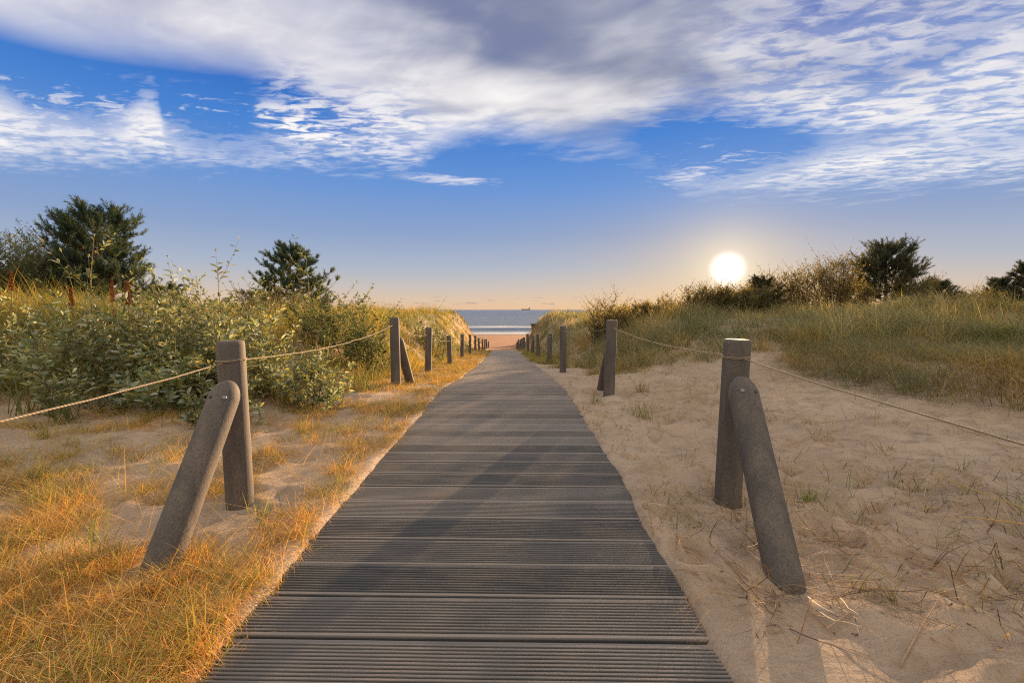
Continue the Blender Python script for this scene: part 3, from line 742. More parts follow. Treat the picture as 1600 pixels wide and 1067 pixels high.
# golden fringe beside the boards, going back
n = 5200; y = 2.6 * (26 / 2.6) ** rng.random(n); u = 0.86 + rng.random(n) ** 1.2 * (1.3 + 0.1 * np.minimum(y, 8)); x = xw(y) - hwf(y) - (u - 0.90)
m = 1.2 * fbm(x, y, 1.6, 4, 93) > 0.02 - 0.35 * ss(y, 4, 8); x, y = x[m], y[m]
sc = np.clip(y / 4, 0.9, 4)
tufts(mb, x, y, 13, 0.04, 0.13, 0.0028 * sc, [GOLD, YEL, TAN, OLIVE, (0.20, 0.22, 0.05), RUST], [.28, .24, .16, .12, .12, .08], lean=(0.2, 0.9), curl=(0.2, 0.8), seg=4, spatial=1.6)
tag(mb.build('dry_golden_grass', m_straw), 'golden orange dry grass and straw lying on the sand left of the boardwalk', 'dry grass', kind='stuff')
# right fringe further back
n = 1500; y = 8.0 * (28 / 8.0) ** rng.random(n); u = rng.random(n) * 1.1; x = xw(y) + hwf(y) + u
m = fbm(x, y, 0.9, 3, 94) > 0.35 - 0.55 * ss(y, 9, 15); x, y = x[m], y[m]; sc = np.clip(y / 4, 1, 4)
tufts(mg, x, y, 12, 0.07, 0.24, 0.0032 * sc, [YEL, GREEN, OLIVE, TAN], [.3, .2, .25, .25], lean=(0.2, 0.8), curl=(0.2, 0.8), seg=4)
# sparse shoots on the right sand, gathered in drifts
n = 1000; y = 1.5 * (10 / 1.5) ** rng.random(n); x = xc(y) + 0.95 + rng.random(n) * (1.25 * y)
line = np.minimum(np.minimum(np.abs(x - 1.3 - 0.55 * (y - 4.6)) - 0.02, np.abs((y - 2.55) - 0.12 * (x - 1.4)) + 0.02), np.abs(y - 4.7 + 0.30 * (x - 1.2)) - 0.02)
m = (line < 0.34 + 0.15 * fbm(x, y, 1, 2, 96)) | (rng.random(n) < 0.22)
x, y = x[m], y[m]
tufts(mg, x, y, 6, 0.022, 0.13, 0.0030, [GREEN, OLIVE, TAN, (0.16, 0.20, 0.07), RUST], [.25, .22, .22, .18, .13], lean=(0.05, 0.7), curl=(0.1, 0.7), seg=4, hv=(0.4, 1.5))
tag(mg.build('grass_shoots', m_grass), 'short green shoots scattered over the sand on both sides of the boardwalk', 'grass shoots', kind='stuff')
# dry litter on the right sand
mb = MB()
n = 900; y = 1.2 * (7.5 / 1.2) ** rng.random(n); x = xc(y) + 0.95 + rng.random(n) * (1.2 * y)
m = (fbm(x, y, 0.9, 3, 98) + 0.25 * ss(x, 1.0, 1.8) * ss(y, 2.6, 1.6) > 0.0); x, y = x[m], y[m]
tufts(mb, x, y, 4, 0.06, 0.20, 0.0034, [TAN, PALE, RUST, (0.10, 0.06, 0.035)], [.3, .18, .22, .3], lean=(0.85, 0.98), curl=(0.0, 0.4), seg=5, follow=True, wind=(math.pi * 0.9, 0.4), hv=(0.2, 1.9))
n = 330; y = 1.5 * (9 / 1.5) ** rng.random(n); x = xc(y) + 0.95 + rng.random(n) * (1.1 * y)
tufts(mb, x, y, 2, 0.05, 0.030, 0.005, [(0.10, 0.065, 0.045), (0.20, 0.12, 0.07)], None, lean=(0.9, 0.98), curl=(0, 0.3), seg=2, follow=True)
tag(mb.build('dry_litter', m_straw), 'dead stalks, twigs and leaf bits lying on the right sand', 'litter', kind='stuff')

# ------------------------------------------------------------------ leafy shrubs
def leaves(mb, base, dirs, up, L, W, droop, col):
    """lanceolate folded leaves; base,dirs,up (n,3)"""
    n = len(base)
    side = np.cross(dirs, up); side /= np.linalg.norm(side, axis=1, keepdims=True) + 1e-9
    nrm = np.cross(side, dirs)
    ts = [0.0, 0.3, 0.65, 1.0]; P_ = []
    for t in ts:
        P_.append(base + dirs * (L * t)[:, None] - np.array([0, 0, 1.0]) * (droop * L * t * t)[:, None])
    w1, w2 = W * 0.5, W * 0.42; fold = 0.30
    def sd_(p, w_, s_): return p + side * (w_ * s_)[:, None] + nrm * (w_ * fold)[:, None]
    V = np.stack([P_[0], sd_(P_[1], w1, -1), P_[1], sd_(P_[1], w1, 1), sd_(P_[2], w2, -1), P_[2], sd_(P_[2], w2, 1), P_[3]], 1)
    k = (np.arange(n) * 8)[:, None]
    q = np.concatenate([k + np.array([[1, 2, 5, 4]]), k + np.array([[2, 3, 6, 5]])])
    t3 = np.concatenate([k + np.array([[0, 2, 1]]), k + np.array([[0, 3, 2]]), k + np.array([[4, 5, 7]]), k + np.array([[5, 6, 7]])])
    cc = np.repeat(col, 8, 0)
    mb.add(V.reshape(-1, 3), q, cc); mb.f.append(t3 + mb.n - 8 * n)
def shrub(name, loc, nst, hmin, hmax, spread, base_r, LL, cols, label, cat='shrub', group=None, wts=None, twigs=5, per=26, leafmat=None, stemcol=(0.16, 0.12, 0.05), tallshoots=0, width=0.28, seed=0, droop=0.25, bare=0.04, tallf=1.4):
    r_ = np.random.default_rng(seed + 100)
    loc = np.array([loc[0], loc[1], float(zg(loc[0], loc[1])) - 0.02])
    e = empty(name, tuple(loc)); tag(e, label, cat, group)
    ms, ml = MB(), MB(); B, D_, U_, Lh, Cc = [], [], [], [], []
    cols = np.array(cols)
    for s_ in range(nst):
        a = r_.uniform(0, 2 * math.pi); rr = base_r * math.sqrt(r_.random())
        tall = s_ < tallshoots
        h = (hmin + (hmax - hmin) * r_.random() ** 1.3) * (tallf if tall else 1) ; out_ = spread * r_.uniform(0.1, 1.0) * (0.25 if tall else 1)
        b0 = np.array([rr * math.cos(a), rr * math.sin(a), 0.0])
        gz = float(zg(loc[0] + b0[0], loc[1] + b0[1])) - loc[2] - 0.03; b0[2] = gz
        a2 = a + r_.normal(0, 0.5); wob = r_.normal(0, 0.04, 3)
        t = np.linspace(0, 1, 9)
        pts = b0 + np.stack([math.cos(a2) * out_ * t ** 1.5 + wob[0] * np.sin(t * 5), math.sin(a2) * out_ * t ** 1.5 + wob[1] * np.sin(t * 4), h * t * (1 - 0.12 * t * out_ / max(h, .1))], -1)
        tube(ms, pts, np.linspace(0.0075, 0.002, 9) * (h / 1.2) ** 0.5, 5, np.array(stemcol), cap=False)
        branches = [(pts, h, per)]
        for k in range(twigs):
            i0 = r_.integers(2, 8); tt = np.linspace(0, 1, 5); al = r_.uniform(0, 6.28); tl = h * r_.uniform(0.12, 0.3)
            tp = pts[i0] + np.stack([math.cos(al) * tl * tt, math.sin(al) * tl * tt, tl * (0.7 * tt + 0.4 * tt ** 2)], -1)
            tube(ms, tp, np.linspace(0.003, 0.001, 5), 4, np.array(stemcol), cap=False)
            branches.append((tp, tl, int(per * 0.55)))
        tone = r_.uniform(0.65, 1.3)
        for (bp, bh, nl) in branches:
            t0 = bare if bh == h else 0.1
            tl_ = np.sort(r_.uniform(t0, 1.0, nl)); tl_[-3:] = [0.97, 0.99, 1.0]
            idx = tl_ * (len(bp) - 1); i0 = np.minimum(idx.astype(int), len(bp) - 2); fr_ = (idx - i0)[:, None]
            p_ = bp[i0] * (1 - fr_) + bp[i0 + 1] * fr_; ax = bp[i0 + 1] - bp[i0]; ax /= np.linalg.norm(ax, axis=1, keepdims=True) + 1e-9
            al = np.arange(nl) * 2.4 + r_.uniform(0, 6); incl = r_.uniform(0.35, 1.15, nl) * (1 - 0.55 * (tl_ > 0.95))
            hd = np.stack([np.cos(al), np.sin(al), 0 * al], -1)
            d_ = hd * np.sin(incl)[:, None] + ax * np.cos(incl)[:, None]; d_ /= np.linalg.norm(d_, axis=1, keepdims=True)
            B.append(p_); D_.append(d_); Lh.append(LL * r_.uniform(0.55, 1.15, nl) * np.where(tl_ > 0.93, 0.6, 1.0))
            upv = ax + r_.normal(0, 0.25, (nl, 3)); U_.append(upv)
            ci = cols[r_.choice(len(cols), nl, p=wts)] * tone * r_.uniform(0.75, 1.25, (nl, 1)); Cc.append(ci)
    B = np.concatenate(B); D_ = np.concatenate(D_); U_ = np.concatenate(U_); Lh = np.concatenate(Lh); Cc = np.concatenate(Cc)
    leaves(ml, B, D_, U_, Lh, Lh * width, np.full(len(B), droop), Cc)
    ms.build('stems', m_stem, e, True); ml.build('foliage', leafmat or m_leaf, e)
    return e
SIL = [(0.27, 0.32, 0.22), (0.15, 0.195, 0.10), (0.40, 0.44, 0.36), (0.20, 0.23, 0.09), (0.33, 0.31, 0.14)]
LEAFG = [(0.13, 0.165, 0.07), (0.18, 0.205, 0.08), (0.23, 0.24, 0.12), (0.09, 0.115, 0.055)]
GL = 'silvery leafy shrubs of the left thicket'
shrub('leafy_shrub', (-2.95, 5.15), 24, 0.45, 1.08, 0.38, 0.42, 0.105, SIL, 'silvery green leafy shrub directly behind the front left braced post', group=GL, seed=1, tallshoots=2)
shrub('leafy_shrub', (-3.75, 5.2), 28, 0.50, 1.22, 0.40, 0.50, 0.105, SIL, 'dense silvery leafy shrub filling the middle of the left thicket, low leaves over bare sand', group=GL, seed=2, tallshoots=3)
shrub('leafy_shrub', (-4.55, 5.3), 28, 0.55, 1.38, 0.42, 0.50, 0.110, SIL, 'silvery leafy shrub with the tallest shoots standing before the big pine', group=GL, seed=3, tallshoots=4)
shrub('leafy_shrub', (-5.5, 5.4), 26, 0.5, 1.15, 0.42, 0.50, 0.105, SIL, 'silvery leafy shrub at the left edge of the picture, behind the reeds', group=GL, seed=4, tallshoots=2)
shrub('leafy_shrub', (-3.35, 4.75), 22, 0.30, 0.55, 0.32, 0.40, 0.120, SIL, 'low large leaved plant at the foot of the thicket, left of the front brace', group=GL, seed=5, twigs=3, bare=0.0)
shrub('leafy_shrub', (-4.35, 4.60), 20, 0.30, 0.75, 0.30, 0.36, 0.110, SIL, 'low silvery leafy plant standing forward of the thicket between the two reed clumps', group=GL, seed=11, twigs=3, bare=0.0)
shrub('leafy_shrub', (-2.70, 4.25), 14, 0.18, 0.42, 0.22, 0.24, 0.090, SIL, 'smallest silvery leafy plant on the sand behind the front left post, forward of the thicket', group=GL, seed=12, twigs=2, bare=0.0)
shrub('leafy_shrub', (-2.25, 4.95), 20, 0.30, 0.72, 0.28, 0.28, 0.095, SIL, 'small pale leafy shrub on the sand just right of the front left post', group=GL, seed=6, twigs=3, bare=0.0)
shrub('leafy_shrub', (-4.25, 6.5), 26, 0.8, 1.25, 0.45, 0.55, 0.105, SIL, 'silvery leafy shrub further back in the left thicket with slender shoots against the sky', group=GL, seed=7, tallshoots=3)
shrub('leafy_shrub', (-2.85, 7.7), 60, 0.6, 1.30, 0.50, 0.65, 0.085, LEAFG, 'dark green rounded shrub left of the post whose brace leans away to the right', seed=8, tallshoots=4, per=34)
shrub('leafy_shrub', (-4.9, 9.5), 30, 0.5, 0.95, 0.5, 0.6, 0.075, [(0.10, 0.10, 0.08), (0.13, 0.12, 0.08)], 'greyish low shrub in the grass below the small left pine', seed=9, per=22)
shrub('leafy_shrub', (-2.75, 15.5), 34, 0.7, 1.25, 0.5, 0.7, 0.085, LEAFG, 'bushy green shrub on the left dune crest beside the gap to the sea', seed=10, per=24, tallshoots=5)

# weeds with rust red seed spikes
def seed_weed(px, py_top, d, hh, seed, label):
    r_ = np.random.default_rng(seed); t = at(px, py_top, d); gz = float(zg(t[0], d)); hgt = t[2] - gz
    e = empty('seed_weed', (t[0], d, gz)); tag(e, label, 'weed', 'rust red seed spikes in the left thicket')
    ms = MB(); tt = np.linspace(0, 1, 8); ln = r_.normal(0, 0.05, 2)
    pts = np.stack([ln[0] * (tt - 1) , ln[1] * (tt - 1), tt * hgt], -1); tube(ms, pts, np.linspace(0.006, 0.003, 8), 5, (0.2, 0.11, 0.05)); ms.build('stalk', m_stem, e, True)
    ml = MB(); n = 420; q = 1 - hh / hgt * r_.random(n); al = r_.uniform(0, 6.28, n); rr = 0.022 * (1.15 - (q - (1 - hh / hgt)) / (hh / hgt)) * r_.uniform(0.3, 1, n)
    base = np.stack([ln[0] * (q - 1) + rr * np.cos(al), ln[1] * (q - 1) + rr * np.sin(al), q * hgt], -1)
    d_ = np.stack([np.cos(al), np.sin(al), 0.6 + 0 * al], -1); d_ /= np.linalg.norm(d_, axis=1, keepdims=True)
    cc = pal(n, [(0.26, 0.10, 0.045), (0.18, 0.07, 0.035), (0.34, 0.16, 0.07)]); leaves(ml, base, d_, np.tile([0, 0, 1.0], (n, 1)), np.full(n, 0.016), np.full(n, 0.013), np.zeros(n), cc)
    ml.build('seed_spike', m_leaf, e)
seed_weed(17, 424, 5.2, 0.22, 1, 'leaning rust red seed spike at the far left edge of the picture')
seed_weed(110, 450, 5.0, 0.20, 2, 'dark red seed spike below the tallest silvery shoot')
seed_weed(174, 436, 5.1, 0.26, 3, 'rust red seed spike left of the pair of spikes')
seed_weed(197, 440, 5.0, 0.26, 4, 'rust red seed spike, left one of the close pair')
seed_weed(203, 441, 5.15, 0.22, 5, 'rust red seed spike, right one of the close pair')

# individual grass clumps
def clump(name, x, y, k, rad, h, wd, cols, label, cat, lean=(0.02, 0.35), curl=(0.05, 0.5), seg=6, group=None, wind=None, ckeep=0.5):
    mb = MB(); tufts(mb, np.array([x]), np.array([y]), k, rad, h, wd, cols, None, lean=lean, curl=curl, seg=seg, wind=wind, ckeep=ckeep)
    z = float(zg(x, y)); o = mb.build(name, m_grass, off=(x, y, z)); o.location = (x, y, z); tag(o, label, cat, group); return o
REED = [(0.13, 0.17, 0.085), (0.17, 0.19, 0.08), (0.22, 0.19, 0.08)]
clump('reed_clump', -4.75, 4.45, 34, 0.09, 0.62, 0.013, REED, 'broad bladed reed clump at the left edge above the rope', 'reed clump')
clump('reed_clump', -4.15, 4.15, 26, 0.06, 0.50, 0.012, REED, 'smaller reed clump beside the left edge of the thicket, standing on the bare sand', 'reed clump')
clump('reed_clump', -2.62, 6.3, 46, 0.14, 0.72, 0.013, [(0.15, 0.19, 0.06), (0.2, 0.22, 0.07)], 'bright green reed clump between the front left post and the dark green shrub', 'reed clump', lean=(0.05, 0.55))
clump('reed_clump', -2.0, 6.0, 30, 0.16, 0.55, 0.009, [(0.15, 0.19, 0.06), (0.24, 0.20, 0.07)], 'arching green grass clump left of the second braced post', 'reed clump', lean=(0.05, 0.6), curl=(0.3, 0.9))
clump('grass_tuft', 1.78, 2.62, 46, 0.035, 0.12, 0.004, [(0.12, 0.20, 0.04), (0.18, 0.26, 0.06)], 'bright green grass tuft right of the front right brace', 'grass tuft')
clump('grass_tuft', 2.62, 2.1, 14, 0.018, 0.17, 0.005, [(0.09, 0.14, 0.05), (0.14, 0.16, 0.06)], 'dark green grass tuft near the right edge of the picture', 'grass tuft', lean=(0.1, 0.5))
clump('grass_tuft', 2.05, 3.9, 30, 0.05, 0.26, 0.005, [TAN, GREEN, RUST], 'brownish dry grass tuft on the sand behind the front right brace', 'grass tuft', lean=(0.3, 0.8))
clump('grass_tuft', 0.98, 5.35, 40, 0.045, 0.18, 0.005, [GREEN, OLIVE], 'small green tuft at the right edge of the boards before the second braced post', 'grass tuft', lean=(0.2, 0.8))
clump('grass_tuft', 1.30, 4.6, 60, 0.06, 0.20, 0.005, [GREEN, OLIVE, TAN], 'green and brown grass tuft left of the front right post', 'grass tuft')
clump('grass_tuft', 1.75, 6.1, 60, 0.05, 0.24, 0.005, [GREEN, OLIVE, TAN], 'spread grass tuft beside the foot of the second braced post on the right', 'grass tuft')
clump('grass_tuft', -0.16, 2.07, 9, 0.008, 0.055, 0.003, [YEL, GREEN], 'tiny yellow green sprout growing between the boards in the middle', 'grass sprout')
clump('grass_tuft', -0.14, 2.42, 7, 0.008, 0.04, 0.003, [YEL, GOLD], 'tiny golden sprout on the boards just beyond the middle sprout', 'grass sprout')
clump('grass_tuft', 0.62, 2.93, 8, 0.0008, 0.05, 0.003, [YEL, GOLD], 'tiny golden sprout near the right edge of the boards', 'grass sprout')
clump('grass_tuft', -0.80, 1.60, 26, 0.02, 0.09, 0.0035, [YEL, GREEN], 'yellow green tuft at the left edge of the boards, nearest the viewer', 'grass tuft', lean=(0.2, 0.8))
clump('grass_tuft', -0.88, 2.3, 40, 0.03, 0.12, 0.0035, [YEL, GOLD], 'golden tuft spreading over the left edge of the boards', 'grass tuft', lean=(0.3, 0.9))
clump('grass_tuft', -1.35, 2.40, 34, 0.03, 0.16, 0.0045, [GREEN, YEL], 'green tuft at the foot of the front left post', 'grass tuft', lean=(0.1, 0.6))
clump('grass_tuft', -2.05, 2.15, 22, 0.03, 0.26, 0.005, [GREEN, (0.14, 0.19, 0.06)], 'green tuft left of the front left brace', 'grass tuft', lean=(0.1, 0.5))
clump('grass_tuft', -1.02, 1.42, 20, 0.03, 0.24, 0.004, [YEL, GREEN], 'green tuft before the foot of the front left brace', 'grass tuft', lean=(0.1, 0.6))
# long pale blades entering from the right edge and lying by the boards
def long_blade(pts, w_, col, label):
    pts = np.array(pts, float); t = np.linspace(0, 1, 24); n = len(pts)
    P_ = np.stack([np.interp(t, np.linspace(0, 1, n), pts[:, k]) for k in range(3)], -1)
    for _ in range(3): P_[1:-1] = (P_[:-2] + P_[1:-1] * 2 + P_[2:]) / 4
    mb = MB(); o0 = P_[0].copy(); tube(mb, P_, w_ * (1.05 - t) + 0.0006, 5, np.array(col)); o = mb.build('grass_stalk', m_straw, None, True, off=o0); o.location = tuple(o0)
    tag(o, label, 'grass stalk')
long_blade([at(1680, 845, 1.75), at(1600, 818, 1.75), at(1520, 808, 1.85), at(1460, 810, 1.9)], 0.004, (0.45, 0.38, 0.16), 'straight pale stalk reaching in from the right edge over the sand')
long_blade([at(1680, 815, 1.9), at(1600, 794, 1.9), at(1530, 768, 2.0), at(1450, 736, 2.1)], 0.004, (0.40, 0.40, 0.14), 'pale green stalk arching in from the right edge above the straight stalk')
def onwalk(px, py, lift=0.006):
    r = ray(px, py); s_ = (H - lift) / -r[2]; return np.array([0, 0, H]) + r * s_
long_blade([onwalk(310, 1050, 0.03), onwalk(400, 985, 0.03), onwalk(440, 925, 0.02), onwalk(465, 870, 0.02)], 0.0022, (0.48, 0.36, 0.20), 'curved straw stalk lying across the left end of the near boards')
long_blade([onwalk(312, 1030, 0.03), onwalk(360, 950, 0.04), onwalk(420, 880, 0.04), onwalk(480, 815, 0.03)], 0.0022, (0.48, 0.36, 0.20), 'straw stalk lying along the left edge of the boards')
def onsand(px, py): 
    r = ray(px, py); s_ = H / -r[2]; q = np.array([0, 0, H]) + r * s_; q[2] = float(zg(q[0], q[1])) + 0.012; return q
long_blade([onsand(1405, 1064), onsand(1440, 1010), onsand(1470, 965)], 0.0028, (0.46, 0.36, 0.24), 'pale broken stalk on the near right sand, bottom edge')
long_blade([onsand(1290, 1000), onsand(1350, 980), onsand(1420, 975)], 0.0018, (0.40, 0.30, 0.20), 'thin stalk on the near right sand left of the pale broken stalk')
long_blade([onsand(1062, 893), onsand(1064, 930), onsand(1066, 952)], 0.0018, (0.46, 0.36, 0.24), 'short straw stalk across the right end of the near boards')

# ------------------------------------------------------------------ pines and trees
def pine(loc_px, Y, W_, Hh, seed, label, nl=34, shoots=9, ncol=((0.045, 0.085, 0.075), (0.07, 0.11, 0.085), (0.11, 0.14, 0.07)), shape='round', needle=0.13, nn=46, lean=0.0, base=None, group=None, thick=0.010, shl=0.30, low=0.08, rise0=0.1):
    r_ = np.random.default_rng(seed); x = at(loc_px, 480, Y)[0]; z0 = float(zg(x, Y)) - 0.05
    e = empty('pine_tree', (x, Y, z0)); tag(e, label, 'pine tree', group)
    mt = MB(); tt = np.linspace(0, 1, 12); th = Hh * 0.92
    tp = np.stack([lean * tt ** 1.5 + 0.06 * np.sin(tt * 7), 0.05 * np.cos(tt * 5), tt * th], -1)
    tube(mt, tp, np.linspace(0.025 * Hh + 0.02, 0.012, 12), 8)
    mbk = MB(); B, D_ = [], []
    for k in range(nl):
        q = low + (0.98 - low) * (k + r_.random()) / nl; i0 = q * 11; a0 = int(i0); p0 = tp[a0] + (tp[min(a0 + 1, 11)] - tp[a0]) * (i0 - a0)
        al = k * 2.4 + r_.normal(0, 0.3)
        prof_ = {'round': math.sqrt(max(0.05, 1 - ((q - 0.38) / 0.66) ** 2)), 'cone': max(0.12, 1.08 - q * 0.95), 'wide': max(0.16, 1.05 - q ** 1.6), 'dome': math.sqrt(max(0.04, 1 - (max(0, q - 0.18) / 0.86) ** 2)) * (0.8 + 0.2 * min(1, q / 0.2)), 'fan': max(0.2, math.sin(min(1, q * 1.25) * 2.0))}[shape]
        L = W_ * 0.5 * prof_ * r_.uniform(0.72, 1.08); rise = r_.uniform(rise0, rise0 + 0.3) + q * 0.35
        s_ = np.linspace(0, 1, 7)
        lp = p0 + np.stack([math.cos(al) * L * s_, math.sin(al) * L * s_, L * rise * (0.35 * s_ + 0.65 * s_ ** 2)], -1) + np.cumsum(r_.normal(0, 0.014 * L, (7, 3)), 0) * (s_[:, None] > 0)
        tube(mbk, lp, np.linspace(0.012 * L + 0.014, 0.006, 7), 5, cap=False)
        ns = int(shoots * max(0.5, L / (W_ * 0.5)))
        for m_ in range(ns):
            c_ = r_.uniform(0.12, 1.0) ** 0.8; ii = c_ * 6; i1 = min(int(ii), 5); b_ = lp[i1] + (lp[i1 + 1] - lp[i1]) * (ii - i1)
            aa = al + r_.normal(0, 0.75); sl = L * r_.uniform(0.12, 0.34) + 0.12; rs = r_.uniform(0.25, 1.0)
            sp = b_ + np.stack([math.cos(aa) * sl * np.linspace(0, 1, 4), math.sin(aa) * sl * np.linspace(0, 1, 4), sl * rs * np.linspace(0, 1, 4) ** 1.4], -1)
            tube(mbk, sp, np.linspace(0.010, 0.005, 4), 4, cap=False)
            for g_ in range(r_.integers(4, 7)):
                bb = sp[-1] if g_ == 0 else sp[r_.integers(0, 4)]
                dd = np.array([math.cos(aa + r_.normal(0, 0.7)), math.sin(aa + r_.normal(0, 0.7)), r_.uniform(0.5, 1.9)]); dd /= np.linalg.norm(dd)
                B.append(bb); D_.append(dd)
    dd = np.array([0, 0, 1.0])
    for g_ in range(4): B.append(tp[-1] + r_.normal(0, 0.03, 3)); D_.append((dd + r_.normal(0, 0.35, 3)))
    B = np.array(B); D_ = np.array(D_); D_ /= np.linalg.norm(D_, axis=1, keepdims=True); n = len(B)
    sl = shl * r_.uniform(0.6, 1.2, n)
    for i in range(n): tube(mbk, np.stack([B[i], B[i] + D_[i] * sl[i]]), [0.005, 0.003], 3, cap=False)
    N = n * nn; t = r_.random(N); bi = np.repeat(np.arange(n), nn)
    base_ = B[bi] + D_[bi] * (sl[bi] * (t * 0.95 + 0.05))[:, None]
    rv = r_.normal(0, 1, (N, 3)); rv -= D_[bi] * (rv * D_[bi]).sum(1)[:, None]; rv /= np.linalg.norm(rv, axis=1, keepdims=True)
    nd = rv * 0.75 + D_[bi] * (0.45 + 0.7 * t[:, None]); nd /= np.linalg.norm(nd, axis=1, keepdims=True)
    Ln = needle * r_.uniform(0.7, 1.15, N)[:, None]; sw = np.cross(nd, r_.normal(0, 1, (N, 3))); sw /= np.linalg.norm(sw, axis=1, keepdims=True) + 1e-9
    V = np.stack([base_ - sw * thick * 0.5, base_ + sw * thick * 0.5, base_ + nd * Ln], 1).reshape(-1, 3)
    cc = np.array(ncol)[r_.integers(0, len(ncol), n)] * r_.uniform(0.7, 1.4, (n, 1)); cc = np.repeat(cc[bi], 3, 0)
    mn_ = MB(); mn_.add(V, np.arange(N * 3).reshape(-1, 3), cc)
    mt.build('trunk', m_bark, e, True); mbk.build('branches', m_bark, e, True); mn_.build('crown', m_needle, e)
    print('pine', label[:30], N)
pine(160, 19.0, 3.15, 4.35, 21, 'big dark bushy pine rising highest behind the left thicket', nl=64, shoots=11, shape='dome', nn=40, needle=0.15, thick=0.016, shl=0.40)
pine(462, 16.0, 2.7, 2.85, 22, 'small irregular pine standing alone on the left dune between big pine and sea', nl=34, shoots=10, shape='wide', nn=50, needle=0.12, thick=0.014, shl=0.24, lean=-0.12)
pine(412, 16.5, 1.1, 1.1, 23, 'low pine sapling leaning out on the left of the small lone pine', nl=16, shoots=8, shape='wide', nn=50, needle=0.12, thick=0.014, shl=0.22)
pine(262, 24, 1.3, 1.2, 24, 'tiny dark pine sapling right of the big pine', nl=14, shoots=7, shape='round', nn=36, needle=0.13, thick=0.018, shl=0.22)
FANC = ((0.07, 0.085, 0.065), (0.10, 0.11, 0.07))
pine(1381, 20.0, 2.2, 2.75, 25, 'round fan shaped pine standing tallest on the right dune', nl=48, shoots=13, shape='dome', nn=44, needle=0.11, thick=0.012, shl=0.34, ncol=FANC, low=0.12, rise0=0.3)
pine(1462, 20.0, 1.3, 1.25, 26, 'low spreading pine on the right dune beside the round fan shaped pine', nl=24, shoots=9, shape='wide', nn=40, needle=0.12, thick=0.014, shl=0.22, ncol=FANC)
pine(1560, 20.5, 1.1, 1.6, 27, 'slender young pine left of the one cut by the right edge of the picture', nl=24, shoots=9, shape='cone', nn=44, needle=0.13, thick=0.014, shl=0.26, ncol=FANC)
pine(1600, 20.0, 1.3, 2.4, 28, 'young pine cut by the right edge of the picture', nl=32, shoots=9, shape='cone', nn=44, needle=0.13, thick=0.014, shl=0.26, ncol=FANC)
pine(1188, 17.0, 1.2, 1.5, 29, 'small pine at the right side of the low sun', nl=26, shoots=8, shape='wide', nn=40, needle=0.10, thick=0.012, shl=0.22, ncol=((0.06, 0.06, 0.03), (0.08, 0.075, 0.035)))
# feathery tree at the far left
shrub('feathery_tree', (at(18, 480, 17)[0], 17.0), 70, 2.0, 3.3, 1.9, 1.1, 0.16, [(0.13, 0.16, 0.085), (0.18, 0.19, 0.09), (0.10, 0.125, 0.075)], 'feathery grey green tree cut by the left edge of the picture', cat='tree', seed=40, twigs=9, per=60, width=0.16, droop=0.1, stemcol=(0.08, 0.06, 0.04), bare=0.2)
shrub('feathery_tree', (at(68, 480, 21)[0], 21.0), 60, 1.4, 2.3, 1.3, 1.2, 0.16, [(0.04, 0.055, 0.03), (0.055, 0.07, 0.04)], 'low dark bush filling the gap left of the big pine', cat='bush', seed=41, twigs=8, per=50, width=0.2, droop=0.1, stemcol=(0.08, 0.06, 0.04), bare=0.1)
# skyline bushes on the right dune
BUSHC = [(0.15, 0.155, 0.08), (0.19, 0.185, 0.085), (0.11, 0.12, 0.07)]
def bush(px, Y, py_top, wpx, seed, label, n=26, LL=0.085):
    n = int(n * 1.6)
    x = at(px, 480, Y)[0]; h = at(px, py_top, Y)[2] - float(zg(x, Y)); w_ = wpx / F * Y
    shrub('small_leaved_bush', (x, Y), n, h * 0.62, h * 0.92, w_ * 0.42, w_ * 0.3, LL, BUSHC, label, cat='bush', group='small leaved bushes on the right skyline', seed=seed, twigs=9, per=26, width=0.42, leafmat=m_bush, stemcol=(0.08, 0.055, 0.04), bare=0.03, tallshoots=3, tallf=1.1)
bush(940, 13.5, 454, 55, 50, 'small leaved bush nearest the sea on the right skyline', 22, 0.06)
bush(985, 14.0, 468, 60, 51, 'low bush between the sea side bush and the reddish tipped one on the right skyline', 18, 0.06)
bush(1025, 14.0, 462, 60, 52, 'low bush in the middle of the skyline row left of the sun', 20, 0.06)
bush(1062, 14.5, 452, 60, 53, 'low bush just left of the bushy one under the sun', 18, 0.06)
bush(1097, 14.5, 436, 60, 54, 'bushy sunlit shrub under the left side of the sun', 44, 0.06)
bush(1140, 14.2, 441, 66, 55, 'low glowing bush directly under the sun', 60, 0.075)
bush(1173, 15.2, 438, 50, 62, 'low dense bush between the sun and the small pine', 40, 0.075)
bush(1215, 17.0, 412, 64, 56, 'sunlit bush right behind the small pine beside the sun', 30, 0.075)
bush(1258, 17.0, 400, 60, 57, 'loose twiggy bush between the small pine and the pointed bush', 30, 0.075)
bush(1303, 17.5, 387, 52, 58, 'pointed bush left of the round fan shaped pine', 34, 0.075)
bush(1340, 18.0, 432, 60, 59, 'low bush at the left foot of the round fan shaped pine', 26, 0.075)
bush(1425, 18.5, 420, 56, 60, 'bush at the right foot of the round fan shaped pine', 26, 0.075)
bush(1520, 19.0, 445, 56, 61, 'low sparse bush left of the young pines at the right edge', 20, 0.075)

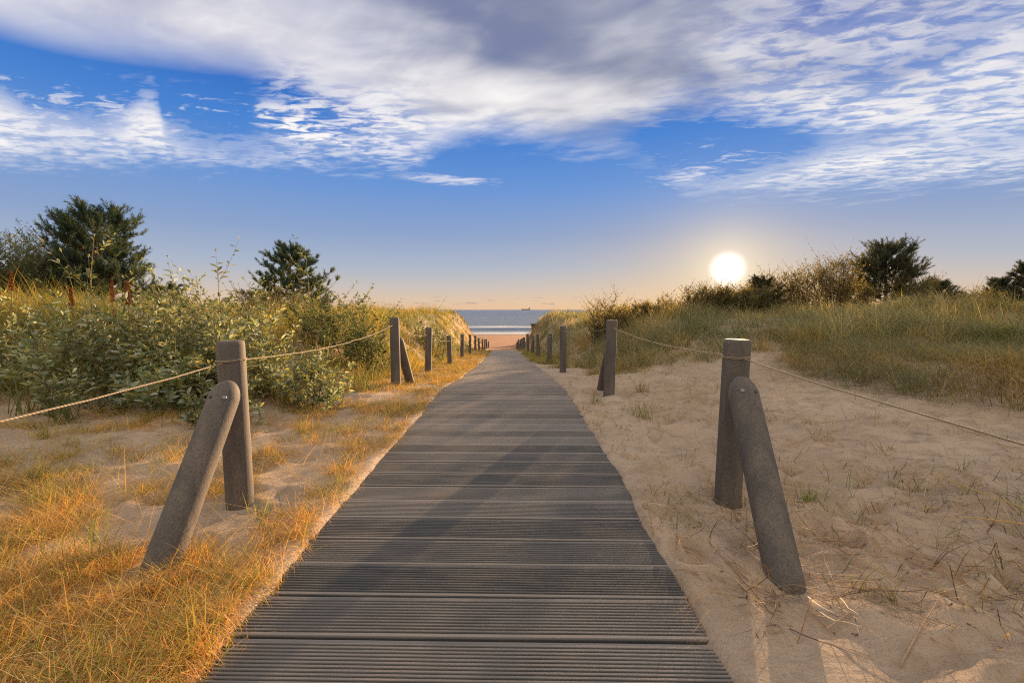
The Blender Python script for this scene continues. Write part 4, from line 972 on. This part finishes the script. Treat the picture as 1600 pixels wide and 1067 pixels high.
# ------------------------------------------------------------------ ship and beach hut
m_ship, nt, p, _ = new_mat('hazed_ship_paint'); nt.put(p.inputs['Base Color'], nt.mix(nt.noise(ocoord(nt), 0.2, 3), (0.26, 0.22, 0.21, 1), (0.32, 0.27, 0.26, 1))); p.inputs['Roughness'].default_value = 0.6  # distance haze is painted into the hull colour
YS = 6000.0; sx0 = at(814.5, 484, YS)[0]; sx1 = at(828.5, 484, YS)[0]; Ls = sx1 - sx0
e = empty('cargo_ship', (sx0, YS, -3.2)); tag(e, 'small dark cargo ship on the horizon with its bridge at the right end', 'ship')
mb = MB(); xs = np.linspace(0, Ls, 9); hw = np.array([1, 9, 11, 11, 11, 11, 11, 10, 7.0]); hb = np.array([17, 15, 14, 14, 14, 14, 14, 14, 15.0])
V = np.concatenate([np.stack([xs + np.array([0] + [0] * 8), -hw, hb], -1), np.stack([xs, hw, hb], -1), np.stack([xs + np.array([5] + [0] * 8), -hw * 0.8, hb * 0 - 2], -1), np.stack([xs + np.array([5] + [0] * 8), hw * 0.8, hb * 0 - 2], -1)])
fs = []
for k in range(8): fs += [(k, k + 1, 9 + k + 1, 9 + k), (18 + k, 18 + k + 1, k + 1, k), (9 + k, 9 + k + 1, 27 + k + 1, 27 + k)]
fs += [(8, 26, 35, 17), (0, 9, 27, 18)]
mb.add(V, fs); mb.build('hull', m_ship, e)
mb = MB(); box(mb, (Ls - 22, -8, 15), (Ls - 8, 8, 27)); box(mb, (Ls - 20, -9, 27.2), (Ls - 11, 9, 32)); mb.build('bridge', m_ship, e)
mb = MB(); tube(mb, [(Ls - 9, 0, 15), (Ls - 9, 0, 34)], [3, 2.4], 10); mb.build('funnel', m_ship, e)
mb = MB(); tube(mb, [(Ls * .2, 0, 14), (Ls * .2, 0, 24)], [0.8, 0.5], 6); mb.build('mast', m_ship, e)
mb = MB(); tube(mb, [(Ls * .5, 0, 14), (Ls * .5, 0, 22)], [0.8, 0.5], 6); mb.build('mast', m_ship, e)

m_wood, nt, p, _ = new_mat('brown_wood'); pos = ocoord(nt); a = nt.noise(nt.vscale(pos, (8, 8, 0.6)), 3, 4)
nt.put(p.inputs['Base Color'], nt.mix(a, (0.10, 0.05, 0.03, 1), (0.24, 0.12, 0.07, 1))); p.inputs['Roughness'].default_value = 0.8
m_roof, nt, p, _ = new_mat('dark_roof'); nt.put(p.inputs['Base Color'], nt.mix(nt.noise(ocoord(nt), 5, 3), (0.02, 0.018, 0.02, 1), (0.05, 0.04, 0.045, 1)))
YH = 56.0; hx0 = at(830.5, 507, YH)[0]; hx1 = at(838.5, 507, YH)[0]; hz = at(830, 505.5, YH)[2]; gz = -3.1
e = empty('beach_hut', ((hx0 + hx1) / 2, YH, gz)); tag(e, 'small brown beach hut with dark flat roof peeping over the right dune', 'beach hut')
hh = hz - gz; hw = (hx1 - hx0) / 2
mb = MB()
for k in range(6):
    x0 = -hw + k * hw / 3; box(mb, (x0 + 0.006, -0.7 + (0.004 if k % 2 else 0), 0), (x0 + hw / 3 - 0.006, 0.7, hh - 0.2))
mb.build('wall', m_wood, e)
mb = MB(); box(mb, (-hw - 0.1, -0.85, hh - 0.198), (hw + 0.1, 0.85, hh)); mb.build('roof', m_roof, e)
print('objects', len(scn.objects))
